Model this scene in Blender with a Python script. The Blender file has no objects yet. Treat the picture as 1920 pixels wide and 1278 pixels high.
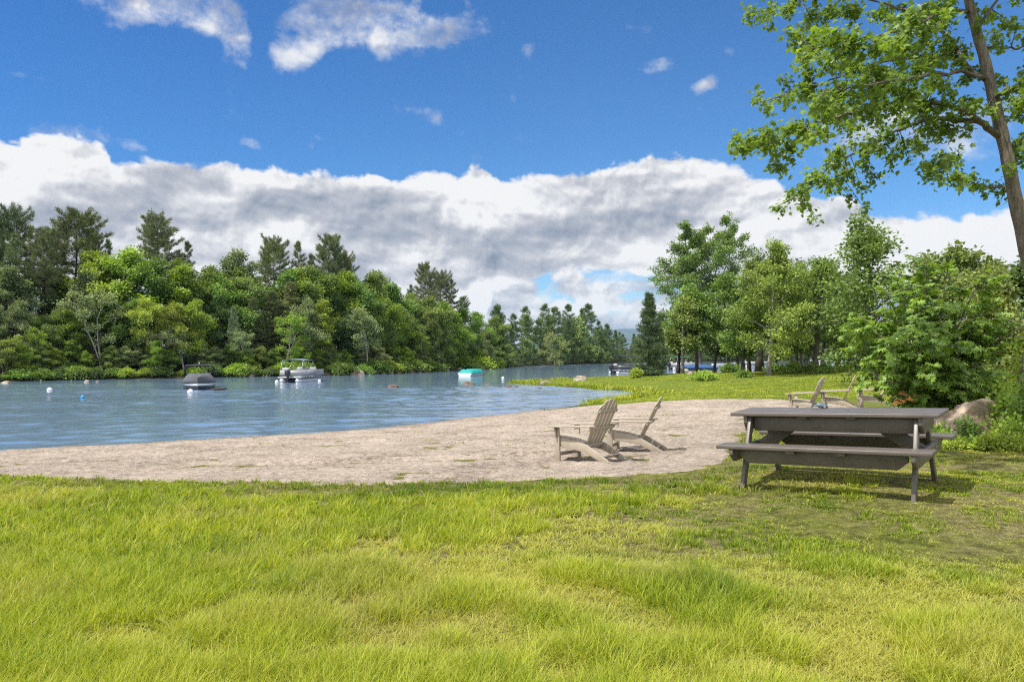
import bpy, bmesh, math, random
import numpy as np
from mathutils import Vector, Matrix
R = math.radians
PI = math.pi
sc = bpy.context.scene
COL = sc.collection

# ------------------------------------------------------------------ camera numbers
FPX, YH, HC, ZW = 1400.0, 664.0, 1.36, -1.2      # focal length (photo px), horizon row, eye height, water level
HW = HC - ZW


def P3(px, py, d):
    return np.array([(px - 960) / FPX * d, d, HC - (py - YH) / FPX * d])


def PW(px, py):
    d = HW * FPX / (py - YH)
    return ((px - 960) / FPX * d, d)


# ------------------------------------------------------------------ noise helpers
def _hash(ix, iy, s):
    h = (ix.astype(np.int64) * 374761393 + iy.astype(np.int64) * 668265263 + s * 974634541) & 0x7fffffff
    h = ((h ^ (h >> 13)) * 1274126177) & 0x7fffffff
    h = h ^ (h >> 16)
    return (h & 0xffff) / 65535.0


def vn(x, y, s=0):
    x = np.asarray(x, float); y = np.asarray(y, float)
    ix = np.floor(x); iy = np.floor(y)
    fx = x - ix; fy = y - iy
    fx = fx * fx * (3 - 2 * fx); fy = fy * fy * (3 - 2 * fy)
    a = _hash(ix, iy, s); b = _hash(ix + 1, iy, s); c = _hash(ix, iy + 1, s); d = _hash(ix + 1, iy + 1, s)
    return (a * (1 - fx) + b * fx) * (1 - fy) + (c * (1 - fx) + d * fx) * fy


def fbm(x, y, s=0, o=4, g=.5):
    t = 0; a = 1; n = 0
    for k in range(o):
        t = t + a * vn(np.asarray(x) * 2 ** k + 17.3 * k, np.asarray(y) * 2 ** k - 9.1 * k, s + k)
        n += a; a *= g
    return t / n


def sstep(a, b, x):
    t = np.clip((np.asarray(x, float) - a) / (b - a), 0, 1)
    return t * t * (3 - 2 * t)


def sdist(poly, x, y):
    """signed distance to a polygon, positive inside"""
    x = np.asarray(x, float); y = np.asarray(y, float)
    best = np.full(x.shape, 1e18); ins = np.zeros(x.shape, bool)
    n = len(poly)
    for i in range(n):
        ax, ay = poly[i]; bx, by = poly[(i + 1) % n]
        ex, ey = bx - ax, by - ay
        t = np.clip(((x - ax) * ex + (y - ay) * ey) / (ex * ex + ey * ey + 1e-12), 0, 1)
        dx = x - ax - t * ex; dy = y - ay - t * ey
        best = np.minimum(best, dx * dx + dy * dy)
        cond = ((ay > y) != (by > y)) & (x < (bx - ax) * (y - ay) / ((by - ay) if by != ay else 1e-9) + ax)
        ins ^= cond
    d = np.sqrt(best)
    return np.where(ins, d, -d)


# ------------------------------------------------------------------ terrain
NEAR = [(-200, -40), (-60, 3), (-30, 12)] + [PW(*p) for p in [(0, 845), (330, 828), (600, 812), (750, 800), (850, 788), (962, 775),
        (1068, 762), (1145, 750), (1212, 738.5), (1178, 733), (1112, 728.5), (1046, 724), (965, 718.5)]] + \
       [(-.3, 67.5), (1.5, 70), (5, 74), (10, 77), (16, 80), (25, 84), (40, 88), (70, 90), (120, 95), (260, 105), (15000, 200), (15000, -15000), (-15000, -15000), (-15000, -300)]
FARPX = [(0, 716), (130, 712), (300, 709.5), (410, 707), (560, 704.5), (680, 702), (800, 697), (890, 692), (985, 686.5), (1070, 683),
         (1150, 681), (1250, 679), (1400, 677.5), (1600, 676.5), (2000, 676)]
FAR = [(-15000, -150), (-300, 30), (-110, 58)] + [PW(*p) for p in FARPX] + [(900, 330), (15000, 400), (15000, 15000), (-15000, 15000)]
SHORE_AZ = np.array([(p[0] - 960) for p in FARPX]); SHORE_D = np.array([PW(*p)[1] for p in FARPX])


def shore_d(px):
    return float(np.interp(px - 960, SHORE_AZ, SHORE_D))


def ground(x, y):
    x = np.asarray(x, float); y = np.asarray(y, float)
    s = sdist(NEAR, x, y)
    t = np.clip(s / 26, 0, 1)
    zn = np.where(s > 0, -1.2 + 1.2 * (1 - (1 - t) ** 2), -1.2 + .16 * s)
    zn = zn + np.where(s > 0, .05 * (fbm(x * .25, y * .25, 3) - .5) * np.clip(s / 4, 0, 1), 0)
    # the turf the picnic table stands on leans a little
    u, v = (x - 3.43) * .791 - (y - 7.84) * .612, (x - 3.43) * .612 + (y - 7.84) * .791
    w = np.exp(-(np.hypot(u * .75, v) / 1.7) ** 4)
    zn = zn * (1 - w) + w * (.0389 * u + .031 * v)
    f = sdist(FAR, x, y)
    q = np.clip(f, 0, None)
    zf = np.where(f > 0, -1.2 + 2.4 * (1 - np.exp(-q / 9)) + 5 * (1 - np.exp(-q / 160)) + .4 * (fbm(x * .15, y * .15, 8) - .5), -1.2 + .25 * f)
    return np.clip(np.maximum(zn, zf), -3.2, None)


def gz(x, y):
    return float(ground(np.array([x]), np.array([y]))[0])


def hit(px, py, dmin=2.5, dmax=130):
    """where the sight line through a photo pixel meets the ground"""
    d = np.geomspace(dmin, dmax, 3000)
    x = (px - 960) / FPX * d; z = HC - (py - YH) / FPX * d
    g = ground(x, d)
    k = np.argmax(z <= g)
    if not (z <= g).any():
        k = len(d) - 1
    return float(x[k]), float(d[k]), float(g[k])


SANDPX = [(-200, 880), (0, 890), (200, 901), (400, 905), (550, 906), (800, 907), (950, 905), (1050, 901), (1150, 895), (1230, 888), (1290, 879), (1340, 866), (1372, 845),
          (1400, 812), (1440, 786), (1520, 777), (1640, 774), (1720, 768), (1700, 757), (1640, 750), (1560, 747), (1480, 748.5), (1350, 748), (1200, 753), (1100, 758), (980, 766), (930, 775)]
_sp = [hit(*p)[:2] for p in SANDPX]
SAND = _sp + [(_sp[-1][0] - 2, _sp[-1][1] + 4), (-6, 30), (-18, 22), (-40, 14), (-40, 9)]


def sandm(x, y):
    return sdist(SAND, x, y) + .5 * (fbm(x * .9, y * .9, 41, 4) - .5) + .22 * (vn(x * 5, y * 5, 43) - .5)


# ------------------------------------------------------------------ mesh building
def mk(name, V, faces, mat=None, parent=None, tint=None, smooth=False, link=True):
    """one mesh object from numpy arrays; faces: list of (n,k) index arrays"""
    me = bpy.data.meshes.new(name)
    V = np.asarray(V, np.float32).reshape(-1, 3)
    me.vertices.add(len(V)); me.vertices.foreach_set('co', V.ravel())
    li = []; starts = []; pos = 0
    for F in faces:
        F = np.asarray(F, np.int32)
        if len(F) == 0:
            continue
        k = F.shape[1]
        li.append(F.ravel()); starts.append(pos + np.arange(len(F)) * k); pos += F.size
    li = np.concatenate(li); starts = np.concatenate(starts).astype(np.int32)
    me.loops.add(len(li)); me.loops.foreach_set('vertex_index', li)
    me.polygons.add(len(starts)); me.polygons.foreach_set('loop_start', starts)
    me.update(calc_edges=True); me.validate()
    if tint is not None:
        a = me.attributes.new('tint', 'FLOAT', 'POINT')
        a.data.foreach_set('value', np.asarray(tint, np.float32))
    if smooth:
        me.polygons.foreach_set('use_smooth', np.ones(len(me.polygons), bool))
    if mat:
        me.materials.append(mat)
    if not link:
        return me
    return ob(name, me, parent)


def ob(name, me, parent=None, loc=None, col=None):
    o = bpy.data.objects.new(name, me)
    COL.objects.link(o)
    if parent:
        o.parent = parent
    if loc is not None:
        o.location = loc
    if col is not None:
        o.color = (*col, 1)
    return o


def tag(o, label, cat, group=None):
    o['label'] = label; o['category'] = cat
    if group:
        o['group'] = group
    return o


def thing(name, label, cat, loc=(0, 0, 0), rz=0, group=None, scale=None):
    o = bpy.data.objects.new(name, None); COL.objects.link(o)
    o.empty_display_size = .2
    o.location = loc; o.rotation_euler = (0, 0, rz)
    if scale is not None:
        o.scale = scale
    return tag(o, label, cat, group)


class MB:
    """collects vertex and face arrays"""
    def __init__(s):
        s.V = []; s.F3 = []; s.F4 = []; s.n = 0; s.T = []

    def add(s, V, F3=None, F4=None, t=0.5):
        V = np.asarray(V, float).reshape(-1, 3)
        if F3 is not None and len(F3): s.F3.append(np.asarray(F3) + s.n)
        if F4 is not None and len(F4): s.F4.append(np.asarray(F4) + s.n)
        s.V.append(V); s.n += len(V)
        s.T.append(np.full(len(V), t) if np.isscalar(t) else np.asarray(t))
        return s

    def tube(s, pts, rad, sides=6, cap=True):
        pts = np.asarray(pts, float); n = len(pts)
        rad = np.full(n, rad) if np.isscalar(rad) else np.asarray(rad, float)
        tg = np.gradient(pts, axis=0); tg /= np.linalg.norm(tg, axis=1)[:, None] + 1e-9
        ref = np.array([0, 0, 1.]) if abs(tg[:, 2]).mean() < .8 else np.array([1., 0, 0])
        a = np.cross(tg, ref); a /= np.linalg.norm(a, axis=1)[:, None] + 1e-9
        b = np.cross(tg, a)
        th = np.linspace(0, 2 * PI, sides, endpoint=False)
        V = pts[:, None] + rad[:, None, None] * (np.cos(th)[None, :, None] * a[:, None] + np.sin(th)[None, :, None] * b[:, None])
        i = np.arange(n - 1)[:, None] * sides; j = np.arange(sides)[None]; j2 = (j + 1) % sides
        F = np.stack([i + j, i + j2, i + sides + j2, i + sides + j], -1).reshape(-1, 4)
        V = V.reshape(-1, 3)
        F3 = None
        if cap:
            V = np.vstack([V, pts[:1], pts[-1:]])
            k0, k1 = n * sides, n * sides + 1
            jj = np.arange(sides); j3 = (jj + 1) % sides
            F3 = np.vstack([np.stack([np.full(sides, k0), j3, jj], 1), np.stack([np.full(sides, k1), (n - 1) * sides + jj, (n - 1) * sides + j3], 1)])
        s.add(V, F3, F); return s

    def box(s, c, size, rot=None):
        h = np.array(size) / 2
        V = np.array([[x, y, z] for x in (-1, 1) for y in (-1, 1) for z in (-1, 1)]) * h
        if rot is not None: V = V @ np.asarray(rot).T
        F = [[0, 1, 3, 2], [4, 6, 7, 5], [0, 4, 5, 1], [2, 3, 7, 6], [0, 2, 6, 4], [1, 5, 7, 3]]
        s.add(V + np.array(c), None, F); return s

    def beam(s, p0, p1, w, t, side=None):
        """board from p0 to p1; w along 'side', t across"""
        p0 = np.array(p0, float); p1 = np.array(p1, float)
        d = p1 - p0; L = np.linalg.norm(d); d /= L
        side = np.array(side if side is not None else (1, 0, 0), float)
        side -= d * side.dot(d); side /= np.linalg.norm(side)
        n = np.cross(d, side)
        return s.box((p0 + p1) / 2, (w, L, t), np.stack([side, d, n], 1))

    def prism(s, poly, a, b, axis='x'):
        """polygon in the plane across axis, extruded from a to b"""
        poly = np.asarray(poly, float); n = len(poly)
        def lift(v):
            z = np.full((n, 1), v)
            return np.hstack([z, poly]) if axis == 'x' else (np.hstack([poly[:, :1], z, poly[:, 1:]]) if axis == 'y' else np.hstack([poly, z]))
        V = np.vstack([lift(a), lift(b)])
        i = np.arange(n); j = (i + 1) % n
        F4 = np.stack([i, j, j + n, i + n], 1)
        tri = _ear(poly)
        F3 = np.vstack([tri[:, ::-1], tri + n])
        s.add(V, F3, F4); return s

    def build(s, name, mat=None, parent=None, smooth=False, link=True, bevel=0, tint=False):
        fs = []
        if s.F4: fs.append(np.vstack(s.F4))
        if s.F3: fs.append(np.vstack(s.F3))
        o = mk(name, np.vstack(s.V), fs, mat, parent, np.concatenate(s.T) if tint else None, smooth, link)
        me = o if not link else o.data
        bm = bmesh.new(); 
        if bevel or len(me.vertices) < 3000:
            bm.from_mesh(me)
            bmesh.ops.recalc_face_normals(bm, faces=bm.faces)
            if bevel:
                ed = [e for e in bm.edges if len(e.link_faces) == 2 and e.calc_face_angle(0) > .5]
                bmesh.ops.bevel(bm, geom=ed, offset=bevel, segments=2, affect='EDGES', profile=.5, clamp_overlap=True)
            bm.to_mesh(me)
        bm.free()
        return o


def _ear(poly):
    """ear clipping"""
    n = len(poly); idx = list(range(n)); tri = []
    area = sum(poly[i][0] * poly[(i + 1) % n][1] - poly[(i + 1) % n][0] * poly[i][1] for i in range(n))
    if area < 0: idx.reverse()
    cr = lambda o, a, b: (a[0] - o[0]) * (b[1] - o[1]) - (a[1] - o[1]) * (b[0] - o[0])
    guard = 0
    while len(idx) > 3 and guard < 2000:
        guard += 1
        for k in range(len(idx)):
            a, b, c = idx[k - 1], idx[k], idx[(k + 1) % len(idx)]
            if cr(poly[a], poly[b], poly[c]) <= 1e-12: continue
            if any(cr(poly[a], poly[b], poly[p]) >= 0 and cr(poly[b], poly[c], poly[p]) >= 0 and cr(poly[c], poly[a], poly[p]) >= 0
                   for p in idx if p not in (a, b, c)): continue
            tri.append((a, b, c)); idx.pop(k); break
        else:
            break
    tri.append(tuple(idx[:3]))
    tri = np.array(tri)
    return tri if area > 0 else tri[:, ::-1]


# ------------------------------------------------------------------ materials
class NT:
    def __init__(s, tree):
        s.t = tree; s.n = tree.nodes; s.l = tree.links

    def node(s, typ, props=None, **ins):
        nd = s.n.new(typ)
        for k, v in (props or {}).items(): setattr(nd, k, v)
        for k, v in ins.items():
            key = k.replace('_', ' ')
            sock = nd.inputs[int(k[1:])] if k[0] == 'i' and k[1:].isdigit() else nd.inputs[key]
            s.put(sock, v)
        return nd

    def put(s, sock, v):
        if hasattr(v, 'is_output'): s.l.new(v, sock)
        else:
            if isinstance(v, (tuple, list)) and len(v) == 3 and sock.type == 'RGBA': v = (*v, 1)
            sock.default_value = v

    def m(s, op, a, b=None, c=None, clamp=False):
        nd = s.n.new('ShaderNodeMath'); nd.operation = op; nd.use_clamp = clamp
        for i, v in enumerate((a, b, c)):
            if v is not None: s.put(nd.inputs[i], v)
        return nd.outputs[0]

    def mapr(s, v, a, b, c=0., d=1., typ='LINEAR'):
        nd = s.n.new('ShaderNodeMapRange'); nd.interpolation_type = typ
        for i, x in enumerate((v, a, b, c, d)): s.put(nd.inputs[i], x)
        return nd.outputs[0]

    def mix(s, f, a, b, blend='MIX'):
        nd = s.n.new('ShaderNodeMix'); nd.data_type = 'RGBA'; nd.blend_type = blend
        s.put(nd.inputs[0], f); s.put(nd.inputs[6], a); s.put(nd.inputs[7], b)
        return nd.outputs[2]

    def noise(s, vec, scale, detail=4, rough=.5, dist=0, dims='3D'):
        nd = s.n.new('ShaderNodeTexNoise'); nd.noise_dimensions = dims
        if vec is not None: s.l.new(vec, nd.inputs['Vector'])
        nd.inputs['Scale'].default_value = scale; nd.inputs['Detail'].default_value = detail
        nd.inputs['Roughness'].default_value = rough; nd.inputs['Distortion'].default_value = dist
        return nd.outputs['Fac']

    def scale(s, vec, xyz):
        nd = s.n.new('ShaderNodeMapping'); s.l.new(vec, nd.inputs['Vector']); nd.inputs['Scale'].default_value = xyz
        return nd.outputs[0]

    def ramp(s, fac, stops):
        nd = s.n.new('ShaderNodeValToRGB'); s.l.new(fac, nd.inputs[0]); e = nd.color_ramp.elements
        while len(e) < len(stops): e.new(.5)
        for k, (p, c) in enumerate(stops): e[k].position = p; e[k].color = (*c, 1)
        return nd.outputs[0]

    def bump(s, h, strength, dist):
        nd = s.n.new('ShaderNodeBump'); s.l.new(h, nd.inputs['Height'])
        nd.inputs['Strength'].default_value = strength; nd.inputs['Distance'].default_value = dist
        return nd.outputs[0]


def newmat(name):
    m = bpy.data.materials.new(name); m.use_nodes = True
    t = NT(m.node_tree); bs = m.node_tree.nodes['Principled BSDF']; out = m.node_tree.nodes['Material Output']
    return m, t, bs, out


def simple(name, col, rough=.5, var=.12, scale=6., bump=0., metal=0., spec=.5):
    m, t, b, o = newmat(name)
    tc = t.node('ShaderNodeTexCoord').outputs['Object']
    n = t.noise(tc, scale, 5, .6)
    k = t.mapr(n, .25, .75, 1 - var, 1 + var)
    c = t.mix(1., col, t.node('ShaderNodeCombineColor', None, i0=k, i1=k, i2=k).outputs[0], 'MULTIPLY')
    t.put(b.inputs['Base Color'], c)
    b.inputs['Roughness'].default_value = rough; b.inputs['Metallic'].default_value = metal
    b.inputs['Specular IOR Level'].default_value = spec
    if bump: t.put(b.inputs['Normal'], t.bump(n, .5, bump))
    return m


def leafmat(name, trans=.35, rough=.5, warm=(1.25, 1.15, .5), spec=.25, objcol=True, base=(.1, .16, .03)):
    """leaf surface: object colour times a per-leaf tint, part of the light passes through"""
    m, t, b, o = newmat(name)
    at = t.node('ShaderNodeAttribute', {'attribute_name': 'tint'}).outputs['Fac']
    oi = t.node('ShaderNodeObjectInfo')
    base = oi.outputs['Color'] if objcol else base
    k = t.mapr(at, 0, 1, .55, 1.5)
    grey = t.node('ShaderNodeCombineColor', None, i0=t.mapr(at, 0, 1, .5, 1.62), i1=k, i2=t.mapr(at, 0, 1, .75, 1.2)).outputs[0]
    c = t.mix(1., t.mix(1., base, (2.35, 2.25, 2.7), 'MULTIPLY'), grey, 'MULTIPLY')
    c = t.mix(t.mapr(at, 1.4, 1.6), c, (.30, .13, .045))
    t.put(b.inputs['Base Color'], c)
    b.inputs['Roughness'].default_value = rough; b.inputs['Specular IOR Level'].default_value = spec
    tr = t.node('ShaderNodeBsdfTranslucent', None, Color=t.mix(1., c, (warm[0], warm[1], warm[2]), 'MULTIPLY'))
    mx = t.node('ShaderNodeMixShader', None, i0=trans, i1=b.outputs[0], i2=tr.outputs[0])
    t.l.new(mx.outputs[0], o.inputs['Surface'])
    return m


def barkmat(name, ca, cb, scale=8., bump=.02):
    m, t, b, o = newmat(name)
    tc = t.node('ShaderNodeTexCoord').outputs['Object']
    v = t.scale(tc, (1, 1, .18))
    n = t.noise(v, scale, 8, .7, .6)
    n2 = t.noise(tc, 1.7, 4, .6)
    c = t.ramp(t.m('ADD', t.m('MULTIPLY', n, .7), t.m('MULTIPLY', n2, .3)), [(.34, ca), (.62, cb)])
    t.put(b.inputs['Base Color'], c); b.inputs['Roughness'].default_value = .9
    b.inputs['Specular IOR Level'].default_value = .15
    t.put(b.inputs['Normal'], t.bump(n, .9, bump))
    return m


M = {}
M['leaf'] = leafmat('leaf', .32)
M['needle'] = leafmat('needle', .15, .55, (1.1, 1.1, .6))
M['maple_leaf'] = leafmat('maple_leaf', .5, .4, (1.35, 1.3, .4), .35)
M['oak_leaf'] = leafmat('oak_leaf', .35, .4, (1.4, 1.3, .4), .3)
M['grass'] = leafmat('grass_blade', .4, .55, (1.3, 1.15, .4), .2)
M['bark'] = barkmat('bark', (.05, .042, .036), (.2, .175, .15))
M['bark_near'] = barkmat('bark_ridged', (.06, .05, .042), (.3, .265, .225), 22., .04)
M['bark_pale'] = barkmat('bark_pale', (.16, .145, .125), (.42, .4, .36), 9., .015)
M['bark_dark'] = barkmat('bark_dark', (.03, .026, .022), (.1, .088, .075))


def rockmat():
    m, t, b, o = newmat('granite')
    tc = t.node('ShaderNodeTexCoord').outputs['Object']
    n = t.noise(tc, 2.2, 8, .65, .4); n2 = t.noise(tc, 14, 6, .7); n3 = t.noise(tc, 60, 3, .6)
    s = t.m('ADD', t.m('MULTIPLY', n, .6), t.m('ADD', t.m('MULTIPLY', n2, .25), t.m('MULTIPLY', n3, .15)))
    c = t.ramp(s, [(.32, (.06, .05, .04)), (.46, (.2, .165, .13)), (.56, (.36, .32, .28)), (.7, (.55, .52, .48))])
    oi = t.node('ShaderNodeObjectInfo').outputs['Color']
    c = t.mix(1., c, oi, 'MULTIPLY')
    t.put(b.inputs['Base Color'], c); b.inputs['Roughness'].default_value = .85
    t.put(b.inputs['Normal'], t.bump(s, .8, .06))
    return m


M['rock'] = rockmat()
# ------------------------------------------------------------------ camera, light, sky
cam = bpy.data.cameras.new('camera'); cam.sensor_width = 36; cam.lens = 36 * FPX / 1920
cam.shift_y = (YH - 639) / 1920; cam.clip_start = .1; cam.clip_end = 30000
co = bpy.data.objects.new('camera', cam); COL.objects.link(co)
co.location = (0, 0, HC); co.rotation_euler = (R(90), 0, 0); sc.camera = co

SUN = np.array([-.75, -.35, 1.45]); SUN /= np.linalg.norm(SUN)
sun = bpy.data.lights.new('sun', 'SUN'); sun.energy = 3.7; sun.angle = R(.9); sun.color = (1, .95, .87)
so = bpy.data.objects.new('sun', sun); COL.objects.link(so)
so.rotation_euler = Vector(-SUN).to_track_quat('-Z', 'Y').to_euler()
so.location = (0, 0, 60)

sc.view_settings.view_transform = 'Standard'; sc.view_settings.look = 'None'
sc.view_settings.exposure = .8; sc.view_settings.gamma = 1
sc.cycles.max_bounces = 8; sc.cycles.diffuse_bounces = 3; sc.cycles.glossy_bounces = 3
sc.cycles.transmission_bounces = 4; sc.cycles.caustics_reflective = False; sc.cycles.caustics_refractive = False
sc.cycles.use_denoising = False
sc.cycles.pixel_filter_type = 'BLACKMAN_HARRIS'; sc.cycles.filter_width = 1.15
sc.cycles.volume_bounces = 0


def make_world():
    w = bpy.data.worlds.new('World'); sc.world = w; w.use_nodes = True
    t = NT(w.node_tree); t.n.clear()
    out = t.node('ShaderNodeOutputWorld')
    sky = t.node('ShaderNodeTexSky', {'sky_type': 'NISHITA', 'sun_disc': False, 'sun_elevation': math.asin(SUN[2]),
                 'sun_rotation': math.atan2(SUN[0], SUN[1]), 'air_density': 1.0, 'dust_density': .35, 'ozone_density': 2.6})
    d = t.node('ShaderNodeTexCoord').outputs['Generated']
    sx = t.node('ShaderNodeSeparateXYZ', None, i0=d).outputs
    u = t.m('ARCTAN2', sx[0], sx[1]); v = t.m('ARCSINE', sx[2])
    # deep, polarised blue high up, paler towards the horizon
    tint = t.ramp(t.mapr(v, -.02, .55), [(0, (.92, 1., 1.08)), (.35, (.44, .77, 1.05)), (1, (.28, .63, .97))])
    skyc = t.mix(1., sky.outputs[0], tint, 'MULTIPLY')
    side = t.mapr(u, -.75, .1, .74, 1.)
    skyc = t.mix(1., skyc, t.node('ShaderNodeCombineColor', None, i0=t.m('MULTIPLY', side, side), i1=side, i2=t.m('POWER', side, .4)).outputs[0], 'MULTIPLY')
    # unseen bright cumulus overhead and behind the viewer is added as fill light
    bg = t.node('ShaderNodeBackground', None, Color=skyc, Strength=.085)

    def el(px, py):
        a = math.atan((px - 960) / FPX)
        return math.asin((YH - py) * math.cos(a) / FPX / math.sqrt(1 + ((YH - py) * math.cos(a) / FPX) ** 2))
    az = lambda px: math.atan((px - 960) / FPX)

    def curve(pts, lo=0., hi=.4):
        fc = t.n.new('ShaderNodeFloatCurve'); cm = fc.mapping; c = cm.curves[0]
        P = [((az(px) + .75) / 1.5, (el(px, py) - lo) / (hi - lo)) for px, py in pts]
        P = [(0, P[0][1])] + P + [(1, P[-1][1])]
        while len(c.points) < len(P): c.points.new(.5, .5)
        for q, (x, y) in zip(c.points, P): q.location = (x, y); q.handle_type = 'AUTO_CLAMPED'
        cm.update()
        t.put(fc.inputs['Value'], t.mapr(u, -.75, .75))
        return t.mapr(fc.outputs[0], 0, 1, lo, hi)

    uv = t.node('ShaderNodeCombineXYZ', None, i0=u, i1=t.m('MULTIPLY', v, 1.25)).outputs[0]
    uf = t.node('ShaderNodeCombineXYZ', None, i0=u, i1=t.m('MULTIPLY', v, 2.9)).outputs[0]
    warp = t.noise(uv, 7, 3, .5, dims='2D')
    wv_ = t.node('ShaderNodeCombineXYZ', None, i0=t.m('MULTIPLY', warp, .04), i1=t.m('MULTIPLY', warp, -.03)).outputs[0]
    add = lambda p, q: t.node('ShaderNodeVectorMath', {'operation': 'ADD'}, i0=p, i1=q).outputs[0]
    uvw = add(uv, wv_); ufw = add(uf, wv_)

    def roll(off):
        return t.noise(add(ufw, (off[0], off[1], 0)), 5.2, 3.2, .5, dims='2D')

    def puff(off):
        """rounded heaps: folded noise in four sizes"""
        p = add(uvw, (off[0], off[1], 0)); tot = None
        for sc_, w_ in ((8., .46), (17., .3), (37., .16), (80., .08)):
            k = t.m('MULTIPLY', t.m('ABSOLUTE', t.m('SUBTRACT', t.noise(p, sc_, 1, .4, dims='2D'), .5)), 3.4 * w_)
            tot = k if tot is None else t.m('ADD', tot, k)
        return tot
    r0 = roll((0, 0)); r1 = roll((-.015, .085)); q0 = puff((0, 0)); q1 = puff((-.006, .013))
    f0 = t.noise(uvw, 42, 5, .55, dims='2D'); f1 = t.noise(add(uvw, (-.003, .007, 0)), 42, 5, .55, dims='2D')
    s0 = t.noise(uvw, 13.5, 6, .5, dims='2D'); s1 = t.noise(add(uvw, (-.008, .02, 0)), 13.5, 6, .5, dims='2D')
    fine = t.noise(uvw, 17, 9, .62, dims='2D')
    nA = t.m('ADD', t.m('ADD', .06, t.m('MULTIPLY', q0, .65)), t.m('MULTIPLY', fine, .38))
    big = t.noise(t.scale(uv, (1, 2.6, 1)), 3.6, 3, .5, dims='2D')

    T = curve([(0, 250), (110, 240), (190, 262), (230, 300), (350, 298), (500, 306), (700, 322), (860, 318), (1050, 328), (1150, 300), (1230, 286),
               (1300, 292), (1400, 312), (1500, 352), (1570, 372), (1680, 408), (1780, 398), (1900, 388)])
    B = curve([(0, 720), (650, 720), (760, 600), (830, 620), (900, 590), (980, 540), (1040, 530), (1100, 536), (1220, 534), (1300, 560), (1420, 640), (1900, 720)], -.06)
    T2 = curve([(0, 560), (700, 560), (830, 470), (900, 478), (980, 490), (1040, 522), (1090, 518), (1150, 530), (1230, 524), (1400, 580), (1900, 560)])
    bank = t.m('MINIMUM', t.m('MULTIPLY', t.m('SUBTRACT', T, v), 40.), t.m('MULTIPLY', t.m('SUBTRACT', v, B), 22.))
    low = t.m('MINIMUM', t.m('MULTIPLY', t.m('SUBTRACT', T2, v), 30.), 1.15)
    blobs = [(300, 5, 120, 32, 1.2), (395, 16, 45, 26, .8), (450, 96, 42, 34, 1.), (230, 50, 60, 16, .6), (600, 52, 85, 34, 1.), (700, 34, 110, 34, 1.15), (800, 66, 75, 26, .95),
             (565, 102, 50, 18, .8), (780, 208, 55, 16, .8), (818, 230, 22, 14, .62), (942, 42, 22, 14, .62), (982, 90, 22, 16, .58),
             (1240, 123, 28, 15, .95), (1322, 159, 24, 11, .95), (478, 270, 24, 10, .56), (36, 140, 30, 10, .72), (945, 183, 30, 9, .5), (1145, 131, 16, 10, .5),
             (1700, 240, 150, 42, 1.1), (1120, 525, 60, 16, 1.15), (1060, 523, 16, 10, .9), (1190, 522, 40, 16, 1.), (130, 250, 70, 26, .9), (487, 40, 20, 70, -1.), (640, 112, 40, 12, -.5), (545, 62, 16, 9, -.5), (330, 75, 60, 18, -.8), (270, 40, 24, 10, .3)]
    tot = None
    for px, py, rx, ry, am in blobs:
        a0 = az(px); e0 = el(px, py)
        du = t.m('MULTIPLY', t.m('SUBTRACT', u, a0), FPX / rx / 1.15); dv = t.m('MULTIPLY', t.m('SUBTRACT', v, e0), FPX / ry / 1.15)
        g = t.m('MULTIPLY', t.m('EXPONENT', t.m('MULTIPLY', t.m('ADD', t.m('MULTIPLY', du, du), t.m('MULTIPLY', dv, dv)), -1.)), am)
        tot = g if tot is None else t.m('ADD', tot, g)
    wisp = t.m('SUBTRACT', tot, .5)
    nn = t.m('SUBTRACT', nA, .5)
    fb = t.m('ADD', t.m('MINIMUM', bank, 1.1), t.m('MULTIPLY', nn, 1.75))
    fl = t.m('ADD', low, t.m('MULTIPLY', nn, 3.6))
    fw = t.m('ADD', t.m('MINIMUM', wisp, .5), t.m('MULTIPLY', t.m('ADD', t.m('MULTIPLY', nn, .7), t.m('MULTIPLY', t.m('SUBTRACT', fine, .5), 1.2)), 1.35))
    db = t.mapr(fb, 0., .3, typ='SMOOTHSTEP'); dl = t.mapr(fl, 0., .7, 0, .95, typ='SMOOTHSTEP'); dw = t.mapr(fw, -.1, .95, 0, .93, typ='SMOOTHSTEP')
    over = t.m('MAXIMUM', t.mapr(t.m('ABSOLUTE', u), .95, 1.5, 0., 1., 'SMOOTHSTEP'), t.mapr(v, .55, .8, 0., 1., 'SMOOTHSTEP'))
    do = t.m('MULTIPLY', t.mapr(t.noise(d, 2.6, 7, .55), .36, .5, 0., 1., 'SMOOTHSTEP'), over)  # out-of-view cloud cover, added to fill the shadows
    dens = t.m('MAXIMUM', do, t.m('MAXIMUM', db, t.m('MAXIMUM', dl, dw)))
    # relief of the cloud tops and bases
    em = t.m('ADD', t.m('ADD', t.m('MULTIPLY', t.m('SUBTRACT', q0, q1), .42), t.m('MULTIPLY', t.m('SUBTRACT', s0, s1), .75)), t.m('ADD', t.m('MULTIPLY', t.m('SUBTRACT', r0, r1), 1.35), t.m('MULTIPLY', t.m('SUBTRACT', f0, f1), .4)))
    rim = t.m('ADD', t.mapr(bank, .0, 1.5, .26, 0.), t.mapr(bank, 0., 4., .08, 0.))
    band = t.m('MULTIPLY', t.m('SUBTRACT', big, .5), .65)
    mid = t.m('MULTIPLY', t.mapr(t.m('ABSOLUTE', t.m('SUBTRACT', v, .15)), .01, .085, -.15, 0., 'SMOOTHSTEP'), t.mapr(t.m('ABSOLUTE', t.m('SUBTRACT', u, -.13)), .05, .5, 1., .15))
    L = t.m('ADD', t.m('ADD', .80, em), t.m('ADD', t.m('ADD', rim, band), mid))
    isb = t.mapr(t.m('SUBTRACT', db, t.m('MAXIMUM', dl, dw)), -.5, .3, 0., 1.)
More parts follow.
